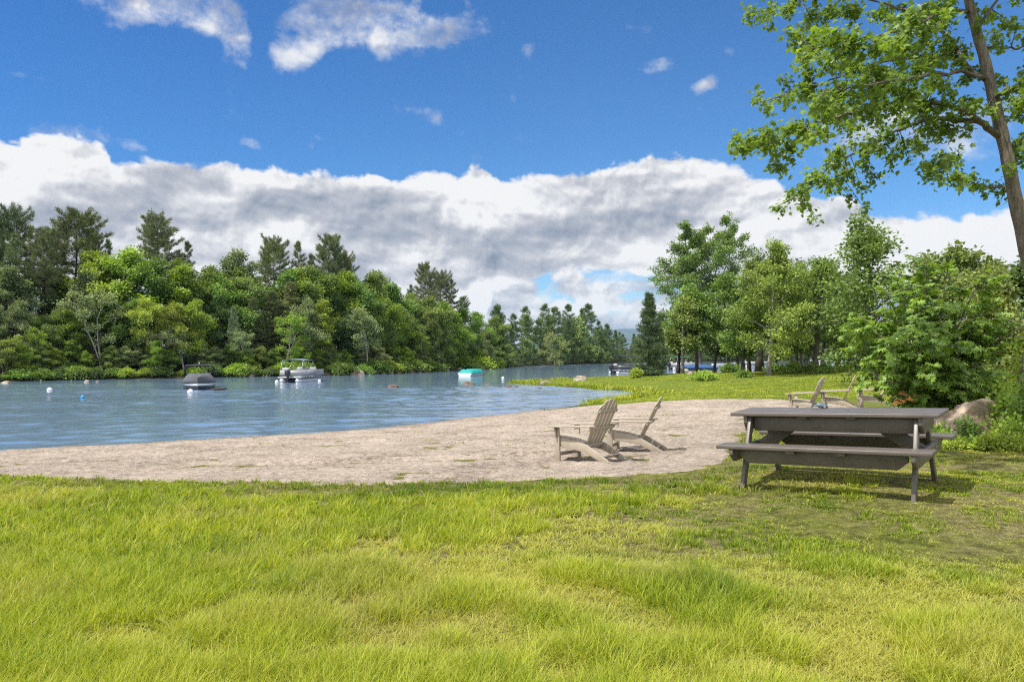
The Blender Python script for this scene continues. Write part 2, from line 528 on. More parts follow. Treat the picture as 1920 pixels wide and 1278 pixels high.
    L = t.m('ADD', t.m('MULTIPLY', L, isb), t.m('MULTIPLY', t.m('ADD', .77, t.m('MULTIPLY', em, .95)), t.m('SUBTRACT', 1., isb)))
    cc = t.ramp(L, [(.1, (.24, .29, .38)), (.4, (.38, .425, .51)), (.66, (.56, .58, .64)), (.86, (.79, .80, .83)), (1., (.98, .98, .98))])
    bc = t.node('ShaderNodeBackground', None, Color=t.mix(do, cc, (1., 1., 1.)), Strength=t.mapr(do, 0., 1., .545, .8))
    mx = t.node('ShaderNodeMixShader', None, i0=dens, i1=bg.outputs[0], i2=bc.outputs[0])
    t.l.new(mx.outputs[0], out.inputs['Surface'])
    w.cycles.sampling_method = 'MANUAL'; w.cycles.sample_map_resolution = 512


make_world()


# ------------------------------------------------------------------ ground, beach, water, hill
def axis(a, b, st, far, g=1.13):
    c = list(np.arange(a, b + st / 2, st))
    d = st
    lo = [a]; hi = [b]
    while hi[-1] < far: d *= g; hi.append(hi[-1] + d)
    d = st
    while lo[-1] > -far: d *= g; lo.append(lo[-1] - d)
    return np.array(lo[:0:-1] + c + hi[1:])


def gridmesh(name, xs, ys, zfun, mat, keep=None, smooth=True):
    X, Y = np.meshgrid(xs, ys); Z = zfun(X, Y)
    V = np.stack([X, Y, Z], -1).reshape(-1, 3)
    nx, ny = len(xs), len(ys)
    i = (np.arange(ny - 1)[:, None] * nx + np.arange(nx - 1)[None]).ravel()
    F = np.stack([i, i + 1, i + nx + 1, i + nx], 1)
    if keep is not None:
        k = keep(X, Y).ravel()
        F = F[k[F].any(1)]
        used = np.unique(F); mp = np.full(len(V), -1); mp[used] = np.arange(len(used))
        V = V[used]; F = mp[F]
    o = mk(name, V, [F], mat, smooth=smooth)
    o['kind'] = 'structure'
    return o


def groundmat():
    m, t, b, o = newmat('turf_soil')
    P = t.node('ShaderNodeTexCoord').outputs['Object']
    z = t.node('ShaderNodeSeparateXYZ', None, i0=P).outputs
    n = t.noise(P, .55, 6, .6); n2 = t.noise(P, 9, 6, .65); n3 = t.noise(P, 45, 4, .7)
    dry = t.ramp(t.m('ADD', t.m('MULTIPLY', n2, .5), t.m('MULTIPLY', n3, .5)), [(.36, (.075, .062, .027)), (.5, (.23, .205, .085)), (.62, (.42, .37, .18))])
    grn = t.ramp(n2, [(.38, (.08, .095, .018)), (.6, (.215, .235, .045))])
    c = t.mix(t.mapr(n, .4, .62), dry, grn)
    far = t.mapr(z[1], 12., 30.)
    far2 = t.ramp(t.m('ADD', t.m('MULTIPLY', n, .6), t.m('MULTIPLY', n2, .4)), [(.36, (.11, .15, .02)), (.6, (.17, .215, .033))])
    c = t.mix(far, c, far2)
    # forest floor beyond the water, mud at the water line
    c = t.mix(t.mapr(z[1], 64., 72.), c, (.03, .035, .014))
    c = t.mix(t.mapr(z[2], -1.22, -1.02, 1., 0.), c, (.045, .036, .024))
    t.put(b.inputs['Base Color'], c); b.inputs['Roughness'].default_value = .95; b.inputs['Specular IOR Level'].default_value = .1
    t.put(b.inputs['Normal'], t.bump(t.m('ADD', n2, t.m('MULTIPLY', n3, 1.5)), 1., .045))
    return m


def gfun(x, y):
    r = np.hypot(x, y)
    return ground(x, y) + .035 * (fbm(x * 1.3, y * 1.3, 77) - .5) * (r < 40) * (sdist(NEAR, x, y) > 0)


gridmesh('ground', axis(-26, 34, .4, 14000), axis(-2, 84, .4, 14000), gfun, groundmat())


def sandmat():
    m, t, b, o = newmat('coarse_sand')
    P = t.node('ShaderNodeTexCoord').outputs['Object']
    z = t.node('ShaderNodeSeparateXYZ', None, i0=P).outputs
    n1 = t.noise(P, 1.1, 6, .6); n2 = t.noise(t.scale(P, (1., 1.8, 1)), 11, 6, .7); n3 = t.noise(P, 75, 3, .7)
    s = t.m('ADD', t.m('MULTIPLY', n1, .2), t.m('ADD', t.m('MULTIPLY', n2, .42), t.m('MULTIPLY', n3, .38)))
    c = t.ramp(s, [(.38, (.06, .047, .036)), (.45, (.22, .178, .143)), (.525, (.40, .335, .275)), (.64, (.56, .485, .415))])
    c = t.mix(t.mapr(t.m('ADD', z[2], t.m('MULTIPLY', n1, .12)), -1.14, -.93, .8, 0.), c, (.13, .1, .07))
    t.put(b.inputs['Base Color'], c); b.inputs['Roughness'].default_value = .95; b.inputs['Specular IOR Level'].default_value = .1
    t.put(b.inputs['Normal'], t.bump(t.m('ADD', n2, t.m('MULTIPLY', n3, .7)), .9, .035))
    return m


def sfun(x, y):
    k = sandm(x, y)
    a = np.array([.35, 1.0])
    fur = fbm(x * 1.0 + .3 * y, y * 3.2, 91, 4)                # raked furrows and footprints
    pit = vn(x * 4.2, y * 4.2, 95)
    h = .075 * (fur - .5) + .05 * (fbm(x * 6, y * 7, 97, 3) - .5) - .022 * sstep(.72, .9, pit)
    line = np.abs(y - 11.9 - .12 * x - .35 * (vn(x * .6, 0 * x, 5) - .5)); ridge = np.where((x > -4) & (x < 1.2), .05 * np.exp(-(line / .1) ** 2) - .03 * np.exp(-((line - .22) / .13) ** 2), 0)
    return ground(x, y) + np.clip(k * .12, -.05, .022) + (h + ridge) * np.clip(k / .5, 0, 1)


gridmesh('sand_beach', np.arange(-26, 10.5, .055), np.arange(6.5, 34, .062), sfun, sandmat(), lambda x, y: (sandm(x, y) > -.35) & (sdist(NEAR, x, y) > -3))


def watermat():
    m, t, b, o = newmat('lake_water')
    P = t.node('ShaderNodeTexCoord').outputs['Object']
    rot = t.n.new('ShaderNodeMapping'); t.l.new(P, rot.inputs['Vector']); rot.inputs['Rotation'].default_value = (0, 0, R(-12))
    e = t.noise(t.scale(rot.outputs[0], (.7, 1., 1)), 7., 4, .6)
    c = t.noise(t.scale(rot.outputs[0], (.4, 1., 1)), 1.2, 4, .55)
    z = t.node('ShaderNodeSeparateXYZ', None, i0=P).outputs
    h = t.m('ADD', t.m('MULTIPLY', e, .3), t.m('MULTIPLY', c, t.mapr(z[1], 45., 75.)))
    t.put(b.inputs['Normal'], t.bump(h, .3, .1))
    t.put(b.inputs['Base Color'], (.125, .195, .295))
    b.inputs['Roughness'].default_value = .05; b.inputs['IOR'].default_value = 2.4; b.inputs['Specular IOR Level'].default_value = .6
    return m


def wavefun(x, y):
    """wind ripples: calm under the far bank, gusts drawn out along the wind"""
    c, sn = math.cos(R(-12)), math.sin(R(-12))
    u = x * c - y * sn; v = x * sn + y * c
    gust = fbm(u * .03 + 3, v * .17, 71, 4)
    lee = (x + 47) * -.82 + (y - 69) * .57 + 9 * gust
    k = (.3 + .7 * sstep(.38, .58, gust)) * (1 - .9 * sstep(-6, 2, lee)) * (1 - sstep(58, 75, y)) * (y > 5)
    h = .09 * (fbm(u * .62, v * 1.15, 73, 2) - .5) + .042 * (fbm(u * 1.5 + 9, v * 2.5, 75, 2) - .5) + .007 * (vn(u * 3.6, v * 5.2, 79) - .5)
    return ZW + k * h


wx = axis(-46, 14, .13, 14000, 1.12); wy = np.concatenate([[-130, -60, -20, 0, 8], np.arange(12, 62, .085), 62 + np.cumsum(.09 * 1.06 ** np.arange(1, 160))])
wy = wy[wy < 15000]
gridmesh('water', wx, wy, wavefun, watermat())


def hill():
    xs = np.linspace(-1300, 5400, 90); ys = np.linspace(5900, 12060, 40)
    def zf(x, y):
        p = 1.95 * np.interp(x / 2.05, [-600, 0, 300, 520, 640, 760, 900, 1050, 1300, 1700, 2200, 2600], [20, 60, 105, 148, 158, 154, 128, 112, 120, 95, 60, 20])
        return p * np.clip(1 - ((y - 9020) / 3075) ** 2, 0, 1) + 18 * (fbm(x / 260., y / 260., 4) - .5) - 5
    m, t, b, o = newmat('wooded_hillside_hazed')
    P = t.node('ShaderNodeTexCoord').outputs['Object']
    c = t.ramp(t.noise(P, .012, 8, .65), [(.35, (.03, .055, .055)), (.65, (.05, .08, .075))])  # bluish tint paints part of the distance haze into the colour
    t.put(b.inputs['Base Color'], c); b.inputs['Roughness'].default_value = .95
    gridmesh('hills', xs, ys, zf, m)


hill()


def haze():
    m = bpy.data.materials.new('river_air'); m.use_nodes = True
    t = NT(m.node_tree); t.n.clear()
    out = t.node('ShaderNodeOutputMaterial')
    v = t.node('ShaderNodeVolumePrincipled', None, Color=(.45, .68, 1.), Density=4.2e-5, Anisotropy=.0)
    t.l.new(v.outputs[0], out.inputs['Volume'])
    o = MB().box((0, 0, 172), (30000, 30000, 352)).build('haze', m)
    o['kind'] = 'stuff'


haze()
# ------------------------------------------------------------------ leaves and trees
DIAMOND = (np.array([[0, 0, 0], [.38, .45, .06], [0, 1, -.05], [-.38, .45, .06]]), None, np.array([[0, 1, 2, 3]]))
NEEDLE = (np.array([[-.08, 0, 0], [.08, 0, 0], [0, 1, 0]]), np.array([[0, 1, 2]]), None)


def _fan(half):
    """leaf outline (right half) mirrored, as a triangle fan round its middle"""
    r = [(x, y) for x, y in half]; l = [(-x, y) for x, y in half[-2:0:-1]]
    out = r + l; n = len(out)
    V = np.array([[0, .35, .0]] + [[x, y, -.22 * abs(x) - .1 * max(0, y - .5)] for x, y in out])
    F = np.array([[0, 1 + i, 1 + (i + 1) % n] for i in range(n)])
    return V, F, None


MAPLE = _fan([(0, 0), (.22, -.06), (.40, .10), (.27, .22), (.60, .52), (.27, .47), (.20, .66), (0, 1)])
OAK = _fan([(0, -.1), (.05, .1), (.24, .18), (.10, .30), (.40, .46), (.13, .54), (.38, .80), (.13, .78), (0, 1.05)])


def leaves(tpl, P, A, N, S):
    """place a leaf template: positions, axis (base to tip), normal, size"""
    T, F3, F4 = tpl
    A = A / (np.linalg.norm(A, axis=1)[:, None] + 1e-9)
    X = np.cross(A, N); X /= np.linalg.norm(X, axis=1)[:, None] + 1e-9
    Z = np.cross(X, A)
    V = P[:, None] + S[:, None, None] * (T[None, :, 0, None] * X[:, None] + T[None, :, 1, None] * A[:, None] + T[None, :, 2, None] * Z[:, None])
    n, k = len(P), len(T)
    off = (np.arange(n) * k)[:, None, None]
    F3 = (F3[None] + off).reshape(-1, 3) if F3 is not None else None
    F4 = (F4[None] + off).reshape(-1, 4) if F4 is not None else None
    return V.reshape(-1, 3), F3, F4, k


def put_leaves(mb, tpl, P, A, N, S, tint):
    V, F3, F4, k = leaves(tpl, P, A, N, S)
    mb.add(V, F3, F4, np.repeat(tint, k))


def cloud(mb, rng, C, Rc, n, size, tpl=DIAMOND, flat=.65, droop=.3, up=.6, tvar=.16, ctint=None, outward=None):
    """leaf clusters: centres C (k,3), radius Rc (k), n leaves each"""
    C = np.asarray(C, float); k = len(C); Rc = np.broadcast_to(Rc, (k,))
    n = np.broadcast_to(n, (k,)).astype(int)
    idx = np.repeat(np.arange(k), n)
    m = len(idx)
    o = rng.normal(size=(m, 3)) * .55
    o *= (np.clip(np.linalg.norm(o, axis=1), 0, 1.15) / (np.linalg.norm(o, axis=1) + 1e-9))[:, None]
    o[:, 2] *= flat
    P = C[idx] + o * Rc[idx][:, None]
    A = o + rng.normal(size=(m, 3)) * .5; A[:, 2] -= droop
    if outward is not None: A += .4 * outward[idx]
    N = rng.normal(size=(m, 3)) * .6; N[:, 2] += up
    ct = rng.normal(0, tvar, k) + .5 if ctint is None else ctint
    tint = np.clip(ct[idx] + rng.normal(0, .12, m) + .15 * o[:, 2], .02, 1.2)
    S = size * rng.uniform(.65, 1.25, m)
    put_leaves(mb, tpl, P, A, N, S, tint)


def bez(p0, p1, p2, n):
    t = np.linspace(0, 1, n)[:, None]
    return (1 - t) ** 2 * p0 + 2 * t * (1 - t) * p1 + t * t * p2


def broadleaf(seed, H=10., cb=.25, Rr=3.2, nl=16, leaf=.22, nleaf=9000, tr=.16, top=.9, up=.55, rnd=1., stems=1, lean=0., clump=.55, flat=.6, droop=.3, open_=0., fork=0., spread=.13):
    """a tree: trunk with limbs and twigs (one mesh) and a crown of leaves on the twig ends (another)"""
    rng = np.random.default_rng(seed)
    tb = MB(); cr = MB(); C = []; RC = []; OUT = []
    for st in range(stems):
        a0 = rng.uniform(0, 2 * PI); a0 = a0 if stems < 3 else 2 * PI * (st + .3) / stems; sp = 0 if stems == 1 else H * spread
        end = np.array([math.cos(a0) * sp + lean * H, math.sin(a0) * sp, H * top * rng.uniform(.88, 1.) if stems > 1 else H * top])
        tt = np.linspace(0, 1, 9)
        wig = np.cumsum(rng.normal(0, .018 * H, (9, 2)), axis=0) * tt[:, None]
        if fork:
            tt = np.sort(np.append(tt[1:-1], [0, fork + .02, 1])); wig = np.vstack([wig[:1], wig]); q_ = np.clip((tt - fork) / (1 - fork), 0, 1) ** .8
        else:
            q_ = tt ** 1.3
        wig = wig * q_[:, None] if fork else wig
        tp = np.stack([end[0] * q_ + wig[:, 0], end[1] * q_ + wig[:, 1], end[2] * tt], 1)
        tp[0, 2] = -.35
        rad = (tr * np.where(tt <= fork, 1., .62) if fork else tr / math.sqrt(stems)) * (1 - tt) ** .8 + .012
        rad[0] *= 1.35
        tb.tube(tp, rad, 7)
        L_ = nl if stems == 1 else max(6, nl // stems)
        az = rng.uniform(0, 2 * PI)
        for i in range(L_):
            f = cb * .8 + (.97 - cb * .8) * ((i + rng.uniform(0, .8)) / L_)
            az += 2.399 + rng.normal(0, .35)
            base = np.array([np.interp(f, tt, tp[:, k]) for k in range(3)])
            g = (f - cb * .8) / (1 - cb * .8)
            prof = (max(.0, 1 - (1.9 * (g - .36)) ** 2) if g > .36 else 1 - (1.15 * (.36 - g)) ** 1.6) * rnd + (1 - g) * (1 - rnd)
            L = Rr * max(.22, prof) * rng.uniform(.72, 1.18)
            e = up * (.45 + 1.0 * g) + rng.normal(0, .12)
            d = np.array([math.cos(az), math.sin(az), e]); d /= np.linalg.norm(d)
            tip = base + d * L
            midp = base + d * L * .5 + np.array([0, 0, L * rng.uniform(-.05, .14)]) + rng.normal(0, .05 * L, 3)
            lp = bez(base, midp, tip, 6)
            r0 = max(.018, np.interp(f, tt, rad) * .55)
            tb.tube(lp, np.linspace(r0, .008, 6), 5, cap=False)
            nt = int(4 + L * 1.7)
            for j in range(nt):
                s = .3 + .7 * (j + rng.uniform(0, 1)) / nt
                b2 = np.array([np.interp(s, np.linspace(0, 1, 6), lp[:, k]) for k in range(3)])
                d2 = d * .55 + rng.normal(0, .6, 3); d2[2] += .22 * up; d2 /= np.linalg.norm(d2)
                L2 = L * .38 * rng.uniform(.5, 1.1) * (1.1 - .5 * s) + .15
                e2 = b2 + d2 * L2
                if rng.random() < .8: tb.tube(np.array([b2, (b2 + e2) / 2 + rng.normal(0, .04 * L2, 3), e2]), [.014, .009, .005], 3, cap=False)
                for q in (.55, 1.):
                    if rng.random() < open_: continue
                    C.append(b2 + d2 * L2 * q); RC.append(clump * rng.uniform(.6, 1.3)); OUT.append(d2)
            C.append(tip); RC.append(clump * .8); OUT.append(d)
        C.append(tp[-1] + [0, 0, .1]); RC.append(clump * .8); OUT.append(np.array([0, 0, 1.]))
        C.append(tp[-1] + [0, 0, .6 * clump]); RC.append(clump * .5); OUT.append(np.array([0, 0, 1.]))
    C = np.array(C); RC = np.array(RC)
    w = RC ** 2; n = np.maximum(3, np.round(nleaf * w / w.sum())).astype(int)
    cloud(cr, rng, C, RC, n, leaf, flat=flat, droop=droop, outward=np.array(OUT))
    return tb, cr


def pine(seed, H=15., cb=.35, Rr=2.6, tr=.18, tuft=.34, whorl=.75, nb=5, dens=1., shape='white'):
    rng = np.random.default_rng(seed)
    tb = MB(); cr = MB()
    tt = np.linspace(0, 1, 8); wig = np.cumsum(rng.normal(0, .006 * H, (8, 2)), 0) * tt[:, None]
    tp = np.stack([wig[:, 0], wig[:, 1], H * tt], 1); tp[0, 2] = -.4
    tb.tube(tp, tr * (1 - tt) ** .85 + .015, 7)
    P = []; D = []; TI = []
    z = H * cb; az = 0
    while z < H * .985:
        g = (z / H - cb) / (1 - cb)
        if shape == 'white': prof = min(1., .55 + 1.3 * g) * (1 - g ** 2.4) + .06
        elif shape == 'round': prof = math.sqrt(max(0, 1 - (2 * g - .95) ** 2)) * .9 + .12
        else: prof = (1 - g) ** .8 + .05
        for i in range(nb):
            if shape != 'fir' and rng.random() < .14: continue
            az += 2 * PI / nb + rng.normal(0, .3)
            L = Rr * prof * rng.uniform(.6, 1.2)
            e = .02 + .75 * g ** 1.3 + rng.normal(0, .1) if shape != 'fir' else -.12 + .5 * g + rng.normal(0, .08)
            b = np.array([np.interp(z / H, tt, tp[:, 0]), np.interp(z / H, tt, tp[:, 1]), z + rng.uniform(-.2, .2) * whorl])
            d = np.array([math.cos(az), math.sin(az), e]); d /= np.linalg.norm(d)
            tip = b + d * L; mid = b + d * L * .55 + np.array([0, 0, -.06 * L])
            lp = bez(b, mid, tip + np.array([0, 0, .1 * L]), 5)
            tb.tube(lp, np.linspace(max(.012, tr * .28 * (1 - g)), .006, 5), 4, cap=False)
            nt = max(4, int(L * 7 * dens)); ct = rng.normal(.5, .12)
            side = np.cross(d, [0, 0, 1.]); side /= np.linalg.norm(side)
            for j in range(nt):
                s = (.25 if shape != 'fir' else .08) + .75 * (j + .5) / nt
                q = np.array([np.interp(s, np.linspace(0, 1, 5), lp[:, k]) for k in range(3)])
                w = (1.08 - s) * L * .42 + .1
                for kk in range(2):
                    off = side * rng.uniform(-1, 1) * w
                    P.append(q + off + np.array([0, 0, rng.uniform(-.05, .13)])); D.append(d * .7 + off / (w + .1) * .6 + np.array([0, 0, .45])); TI.append(ct)
        z += whorl * rng.uniform(.7, 1.2) * (1.15 - .55 * g)
    for k in range(5):
        P.append(tp[-1] + np.array([0, 0, -.12 * k])); D.append(np.array([0, 0, 1.])); TI.append(.6)
    P = np.array(P); D = np.array(D); TI = np.array(TI); k = 9; m = len(P)
    P2 = np.repeat(P, k, 0) + rng.normal(0, tuft * .22, (m * k, 3)); A = np.repeat(D, k, 0) + rng.normal(0, .75, (m * k, 3))
    N = rng.normal(size=(m * k, 3))
    put_leaves(cr, NEEDLE, P2, A, N, tuft * rng.uniform(.7, 1.3, m * k), np.clip(np.repeat(TI, k) + rng.normal(0, .12, m * k), .02, 1.2))
    return tb, cr


def bush(seed, w=1., h=1., leaf=.09, n=2500, k=60, stems=7, tpl=DIAMOND, flat=.7, top=1., crad=.2, up=.6, droop=.2):
    rng = np.random.default_rng(seed)
    tb = MB(); cr = MB()
    a = rng.uniform(0, 2 * PI, k); r = np.sqrt(rng.uniform(0, 1, k)); el = rng.uniform(0, 1, k)
    rr = r * np.sqrt(np.clip(1 - el ** 2 * .85, .05, 1)) * (1 + .25 * np.sin(3 * a + seed))
    C = np.stack([np.cos(a) * rr * w, np.sin(a) * rr * w, h * (.12 + .8 * el * (1 - .35 * r)) * (1 + .2 * np.sin(2 * a + 1.3 * seed))], 1)
    for i in range(stems):
        c = C[rng.integers(k)]
        tb.tube(bez(np.array([rng.normal(0, .08) * w, rng.normal(0, .08) * w, -.08]), c * [.4, .4, .6], c, 5), np.linspace(.02 * h, .004, 5), 4, cap=False)
    nn = np.maximum(2, np.full(k, n // k))
    out = C - np.array([0, 0, .2 * h]); out /= np.linalg.norm(out, axis=1)[:, None] + 1e-9
    cloud(cr, rng, C, crad * rng.uniform(.7, 1.4, k), nn, leaf, tpl, flat, droop, up, outward=out)
    return tb, cr


PROTO = {}


def proto(key, gen, bark, leafm, **kw):
    tb, cr = gen(**kw)
    PROTO[key] = (tb.build(key + '_trunk', M[bark], smooth=True, link=False), cr.build(key + '_crown', M[leafm], link=False, tint=True), kw.get('H', kw.get('h', 1.)))


def plant(key, name, label, cat, loc, rz, sc_, col, group=None, part=('trunk', 'crown'), bark=None):
    tm, cm, H = PROTO[key]
    t = thing(name, label, cat, loc, rz, group, sc_)
    o = ob(part[0], tm, t)
    if bark:
        o.material_slots[0].link = 'OBJECT'; o.material_slots[0].material = M[bark]
    ob(part[1], cm, t, col=col)
    return t


for s in range(5):
    proto(f'round{s}', broadleaf, 'bark', 'leaf', seed=10 + s, H=10., cb=.12, Rr=3.3, nl=17, leaf=.21, nleaf=13500, tr=.16, clump=.62, up=[.5, .7, .45, .8, .6][s])
for s in range(3):
    proto(f'tall{s}', broadleaf, 'bark', 'leaf', seed=30 + s, H=10., cb=.2, Rr=2.3, nl=18, leaf=.18, nleaf=11000, tr=.12, clump=.5, up=.8, open_=.1)
for s in range(2):
    proto(f'birch{s}', broadleaf, 'bark_pale', 'leaf', seed=50 + s, H=10., cb=.38, Rr=2.4, nl=14, leaf=.2, nleaf=4200, tr=.11, clump=.5, up=.9, open_=.25, stems=2, lean=.06)
for s in range(3):
    proto(f'pine{s}', pine, 'bark_dark', 'needle', seed=70 + s, H=15., cb=[.5, .5, .42][s], Rr=[2.7, 2.2, 3.0][s], whorl=[.62, .85, .68][s], shape=['round', 'white', 'round'][s])
proto('pinethin', pine, 'bark_dark', 'needle', seed=77, H=15., cb=.4, Rr=1.7, whorl=.95)
for s in range(2):
    proto(f'hemlock{s}', pine, 'bark_dark', 'needle', seed=80 + s, H=10., cb=.06, Rr=2.4, whorl=.5, shape='fir', tuft=.3, nb=6)
for s in range(3):
    proto(f'shrub{s}', bush, 'bark', 'leaf', seed=90 + s, w=1.25, h=1.3, leaf=.17, n=2400, k=80, crad=.34)
# ------------------------------------------------------------------ far shore forest
rng = np.random.default_rng(5)
G = {'bright': (.10, .16, .022), 'mid': (.062, .108, .022), 'olive': (.078, .112, .03), 'grey': (.088, .122, .05), 'dark': (.04, .07, .022),
     'pine': (.056, .076, .03), 'pineg': (.068, .09, .031), 'yellow': (.115, .16, .026)}
ZONES = [(-400, 'beyond the left edge of the far bank'), (30, 'at the left end of the far bank'), (95, 'above the white ball buoy'), (170, 'above the small blue buoy'),
         (250, 'left of the covered motorboat'), (330, 'behind the covered motorboat'), (410, 'right of the covered motorboat'),
         (480, 'left of the grey pontoon boat'), (545, 'behind the grey pontoon boat'), (610, 'right of the grey pontoon boat'), (670, 'above the shoreline boulders'),
         (735, 'right of the boulder row'), (800, 'left of the turquoise covered boat'), (865, 'behind the turquoise covered boat'), (940, 'where the far bank turns away')]
FOREST = []


def zone(px):
    z = ZONES[0][1]
    for a, n in ZONES:
        if px >= a - 32: z = n
    return z


def far_tree(px, ytop, off, key, col, kind, name, cat, wide=1., layer=''):
    d = shore_d(px) + off
    x = (px - 960) / FPX * d
    z = gz(x, d)
    H = (YH - ytop) / FPX * d + HC - z
    h0 = PROTO[key][2]
    if key[:4] in ('roun', 'tall') and ytop < 600: H *= 1.06
    s = H / h0
    if key[:4] == 'pine': wide *= .84
    c = np.array(G[col]) * rng.uniform(.82, 1.22) * rng.uniform(.93, 1.07, 3)
    t = plant(key, name, '', cat, (x, d, z), rng.uniform(0, 6.28), (s * wide, s * wide, s), tuple(c), 'trees of the far shore forest' if cat == 'tree' else 'shrubs along the far waterline',
              part=('trunk', 'crown') if cat == 'tree' else ('stem', 'foliage'))
    FOREST.append((t, px, f'{kind} {layer}{zone(px)}'.replace('broad-topped dark pine', 'broad dark pine')))
    return t


# pines standing above the canopy
for px, yt, off, key, w in [(-25, 405, 14, 'pine0', 1), (18, 392, 13, 'pine2', 1.), (58, 425, 11, 'pine1', 1), (84, 436, 8, 'pine0', .9), (106, 428, 15, 'pine1', .9), (141, 398, 13, 'pine2', 1.25), (30, 440, 9, 'pine1', 1), (170, 440, 17, 'pine0', .8),
                            (203, 450, 18, 'pinethin', .8), (301, 412, 14, 'pine0', 1.1), (289, 432, 17, 'pine1', .9), (352, 454, 14, 'pinethin', 1.), (338, 475, 17, 'pine1', .8),
                            (513, 449, 13, 'pine2', .95), (497, 470, 16, 'pine1', .8), (558, 454, 14, 'pinethin', 1.1), (583, 480, 16, 'pine1', .8), (613, 447, 13, 'pine0', 1.), (640, 476, 15, 'pine2', .9), (655, 486, 17, 'pine1', .8),
                            (799, 500, 12, 'pine0', .85), (826, 512, 14, 'pine2', .95), (846, 525, 12, 'pine1', .95), (770, 535, 14, 'pine1', .8), (868, 560, 14, 'pine0', .8)]:
    far_tree(px, yt, off, key, 'pine' if rng.random() < .65 else 'pineg', 'slender dark pine' if key == 'pinethin' else ('broad dark pine' if w >= 1 else 'dark ragged pine'), 'pine_tree', 'tree', w, 'on skyline ')
# canopy broadleaves
for px, yt, off, key, col, w in [(-30, 500, 10, 'round0', 'mid', 1), (20, 500, 9, 'tall0', 'grey', 1.2), (70, 500, 10, 'round1', 'dark', 1.), (122, 505, 10, 'tall1', 'mid', 1.2), (185, 470, 9, 'round0', 'bright', 1.05), (232, 462, 10, 'round2', 'bright', 1.15), (265, 482, 8, 'round3', 'mid', 1.),
                                 (160, 505, 7, 'tall2', 'grey', 1.1), (318, 496, 9, 'tall0', 'bright', 1.3), (362, 486, 9, 'tall1', 'mid', 1.2), (398, 496, 10, 'round1', 'mid', 1), (440, 468, 12, 'round4', 'grey', .9), (470, 500, 10, 'round3', 'olive', 1.),
                                 (425, 515, 8, 'round2', 'mid', 1.), (530, 505, 9, 'round0', 'mid', 1.), (565, 502, 10, 'round4', 'bright', 1.05), (600, 500, 9, 'round1', 'mid', 1.05), (635, 505, 10, 'round2', 'bright', 1.), (672, 510, 10, 'round3', 'mid', 1.),
                                 (700, 512, 12, 'tall2', 'mid', 1.2), (722, 510, 14, 'round0', 'grey', .9), (744, 530, 10, 'tall1', 'mid', 1.2), (772, 550, 10, 'round4', 'mid', 1.), (805, 556, 9, 'round1', 'olive', 1.), (838, 562, 8, 'round2', 'bright', 1.), (872, 578, 8, 'round3', 'mid', 1.), (900, 585, 8, 'round0', 'mid', .9), (925, 592, 8, 'round1', 'olive', .9)]:
    nm = {'bright': 'bright green maple', 'mid': 'leafy green maple', 'grey': 'grey-green aspen', 'dark': 'dark green oak', 'olive': 'olive green oak'}[col]
    far_tree(px, yt, off, key, col, ('tall ' if key[:4] == 'tall' else 'spreading ') + nm, 'maple_tree' if 'maple' in nm else ('oak_tree' if 'oak' in nm else 'aspen_tree'), 'tree', w, 'in the canopy ')
# middle of the slope
for px, yt, off, key, col, w in [(-20, 570, 5, 'round1', 'grey', .9), (28, 560, 5, 'round2', 'grey', .85), (62, 590, 5, 'tall1', 'mid', 1.2), (100, 575, 5, 'round3', 'olive', .9), (135, 580, 4, 'tall2', 'bright', 1.3), (168, 585, 5, 'round0', 'mid', .85), (222, 570, 5, 'hemlock0', 'dark', 1.1),
                                 (250, 560, 5, 'round4', 'mid', 1.), (285, 560, 4, 'round1', 'yellow', .9), (318, 565, 4, 'round2', 'yellow', 1.), (352, 560, 4, 'round3', 'bright', .9), (385, 575, 5, 'tall0', 'yellow', 1.3), (410, 560, 6, 'round4', 'dark', .95),
                                 (440, 575, 4, 'hemlock1', 'grey', .9), (475, 560, 6, 'hemlock0', 'pineg', 1.3), (505, 545, 7, 'hemlock1', 'pineg', 1.35), (545, 530, 7, 'hemlock0', 'pineg', 1.4), (580, 555, 4, 'round2', 'grey', .8), (600, 560, 4, 'tall2', 'yellow', 1.1), (628, 545, 8, 'round4', 'dark', 1.),
                                 (660, 580, 5, 'hemlock1', 'dark', 1.2), (708, 570, 6, 'round0', 'mid', .9), (735, 560, 5, 'round1', 'bright', .9), (765, 575, 5, 'round3', 'mid', .9), (795, 580, 5, 'tall1', 'olive', 1.2), (825, 590, 4, 'round2', 'mid', .9), (855, 600, 4, 'tall0', 'olive', 1.2), (880, 610, 3, 'round4', 'mid', .9), (905, 612, 4, 'round3', 'grey', .9), (932, 618, 5, 'round2', 'mid', .9)]:
    nm = {'bright': 'fresh green maple', 'mid': 'green maple', 'grey': 'silvery green aspen', 'dark': 'shaded dark oak', 'olive': 'dull olive oak', 'yellow': 'yellow-green maple', 'pineg': 'feathery green hemlock'}[col]
    if key[:3] == 'hem': nm = {'dark': 'dark drooping hemlock', 'grey': 'grey-green young hemlock'}.get(col, nm)
    kn = 'hemlock_tree' if 'hemlock' in nm else 'maple_tree' if 'maple' in nm else 'oak_tree' if 'oak' in nm else 'aspen_tree'
    far_tree(px, yt, off, key, col, nm, kn, 'tree', w, 'mid-slope ')
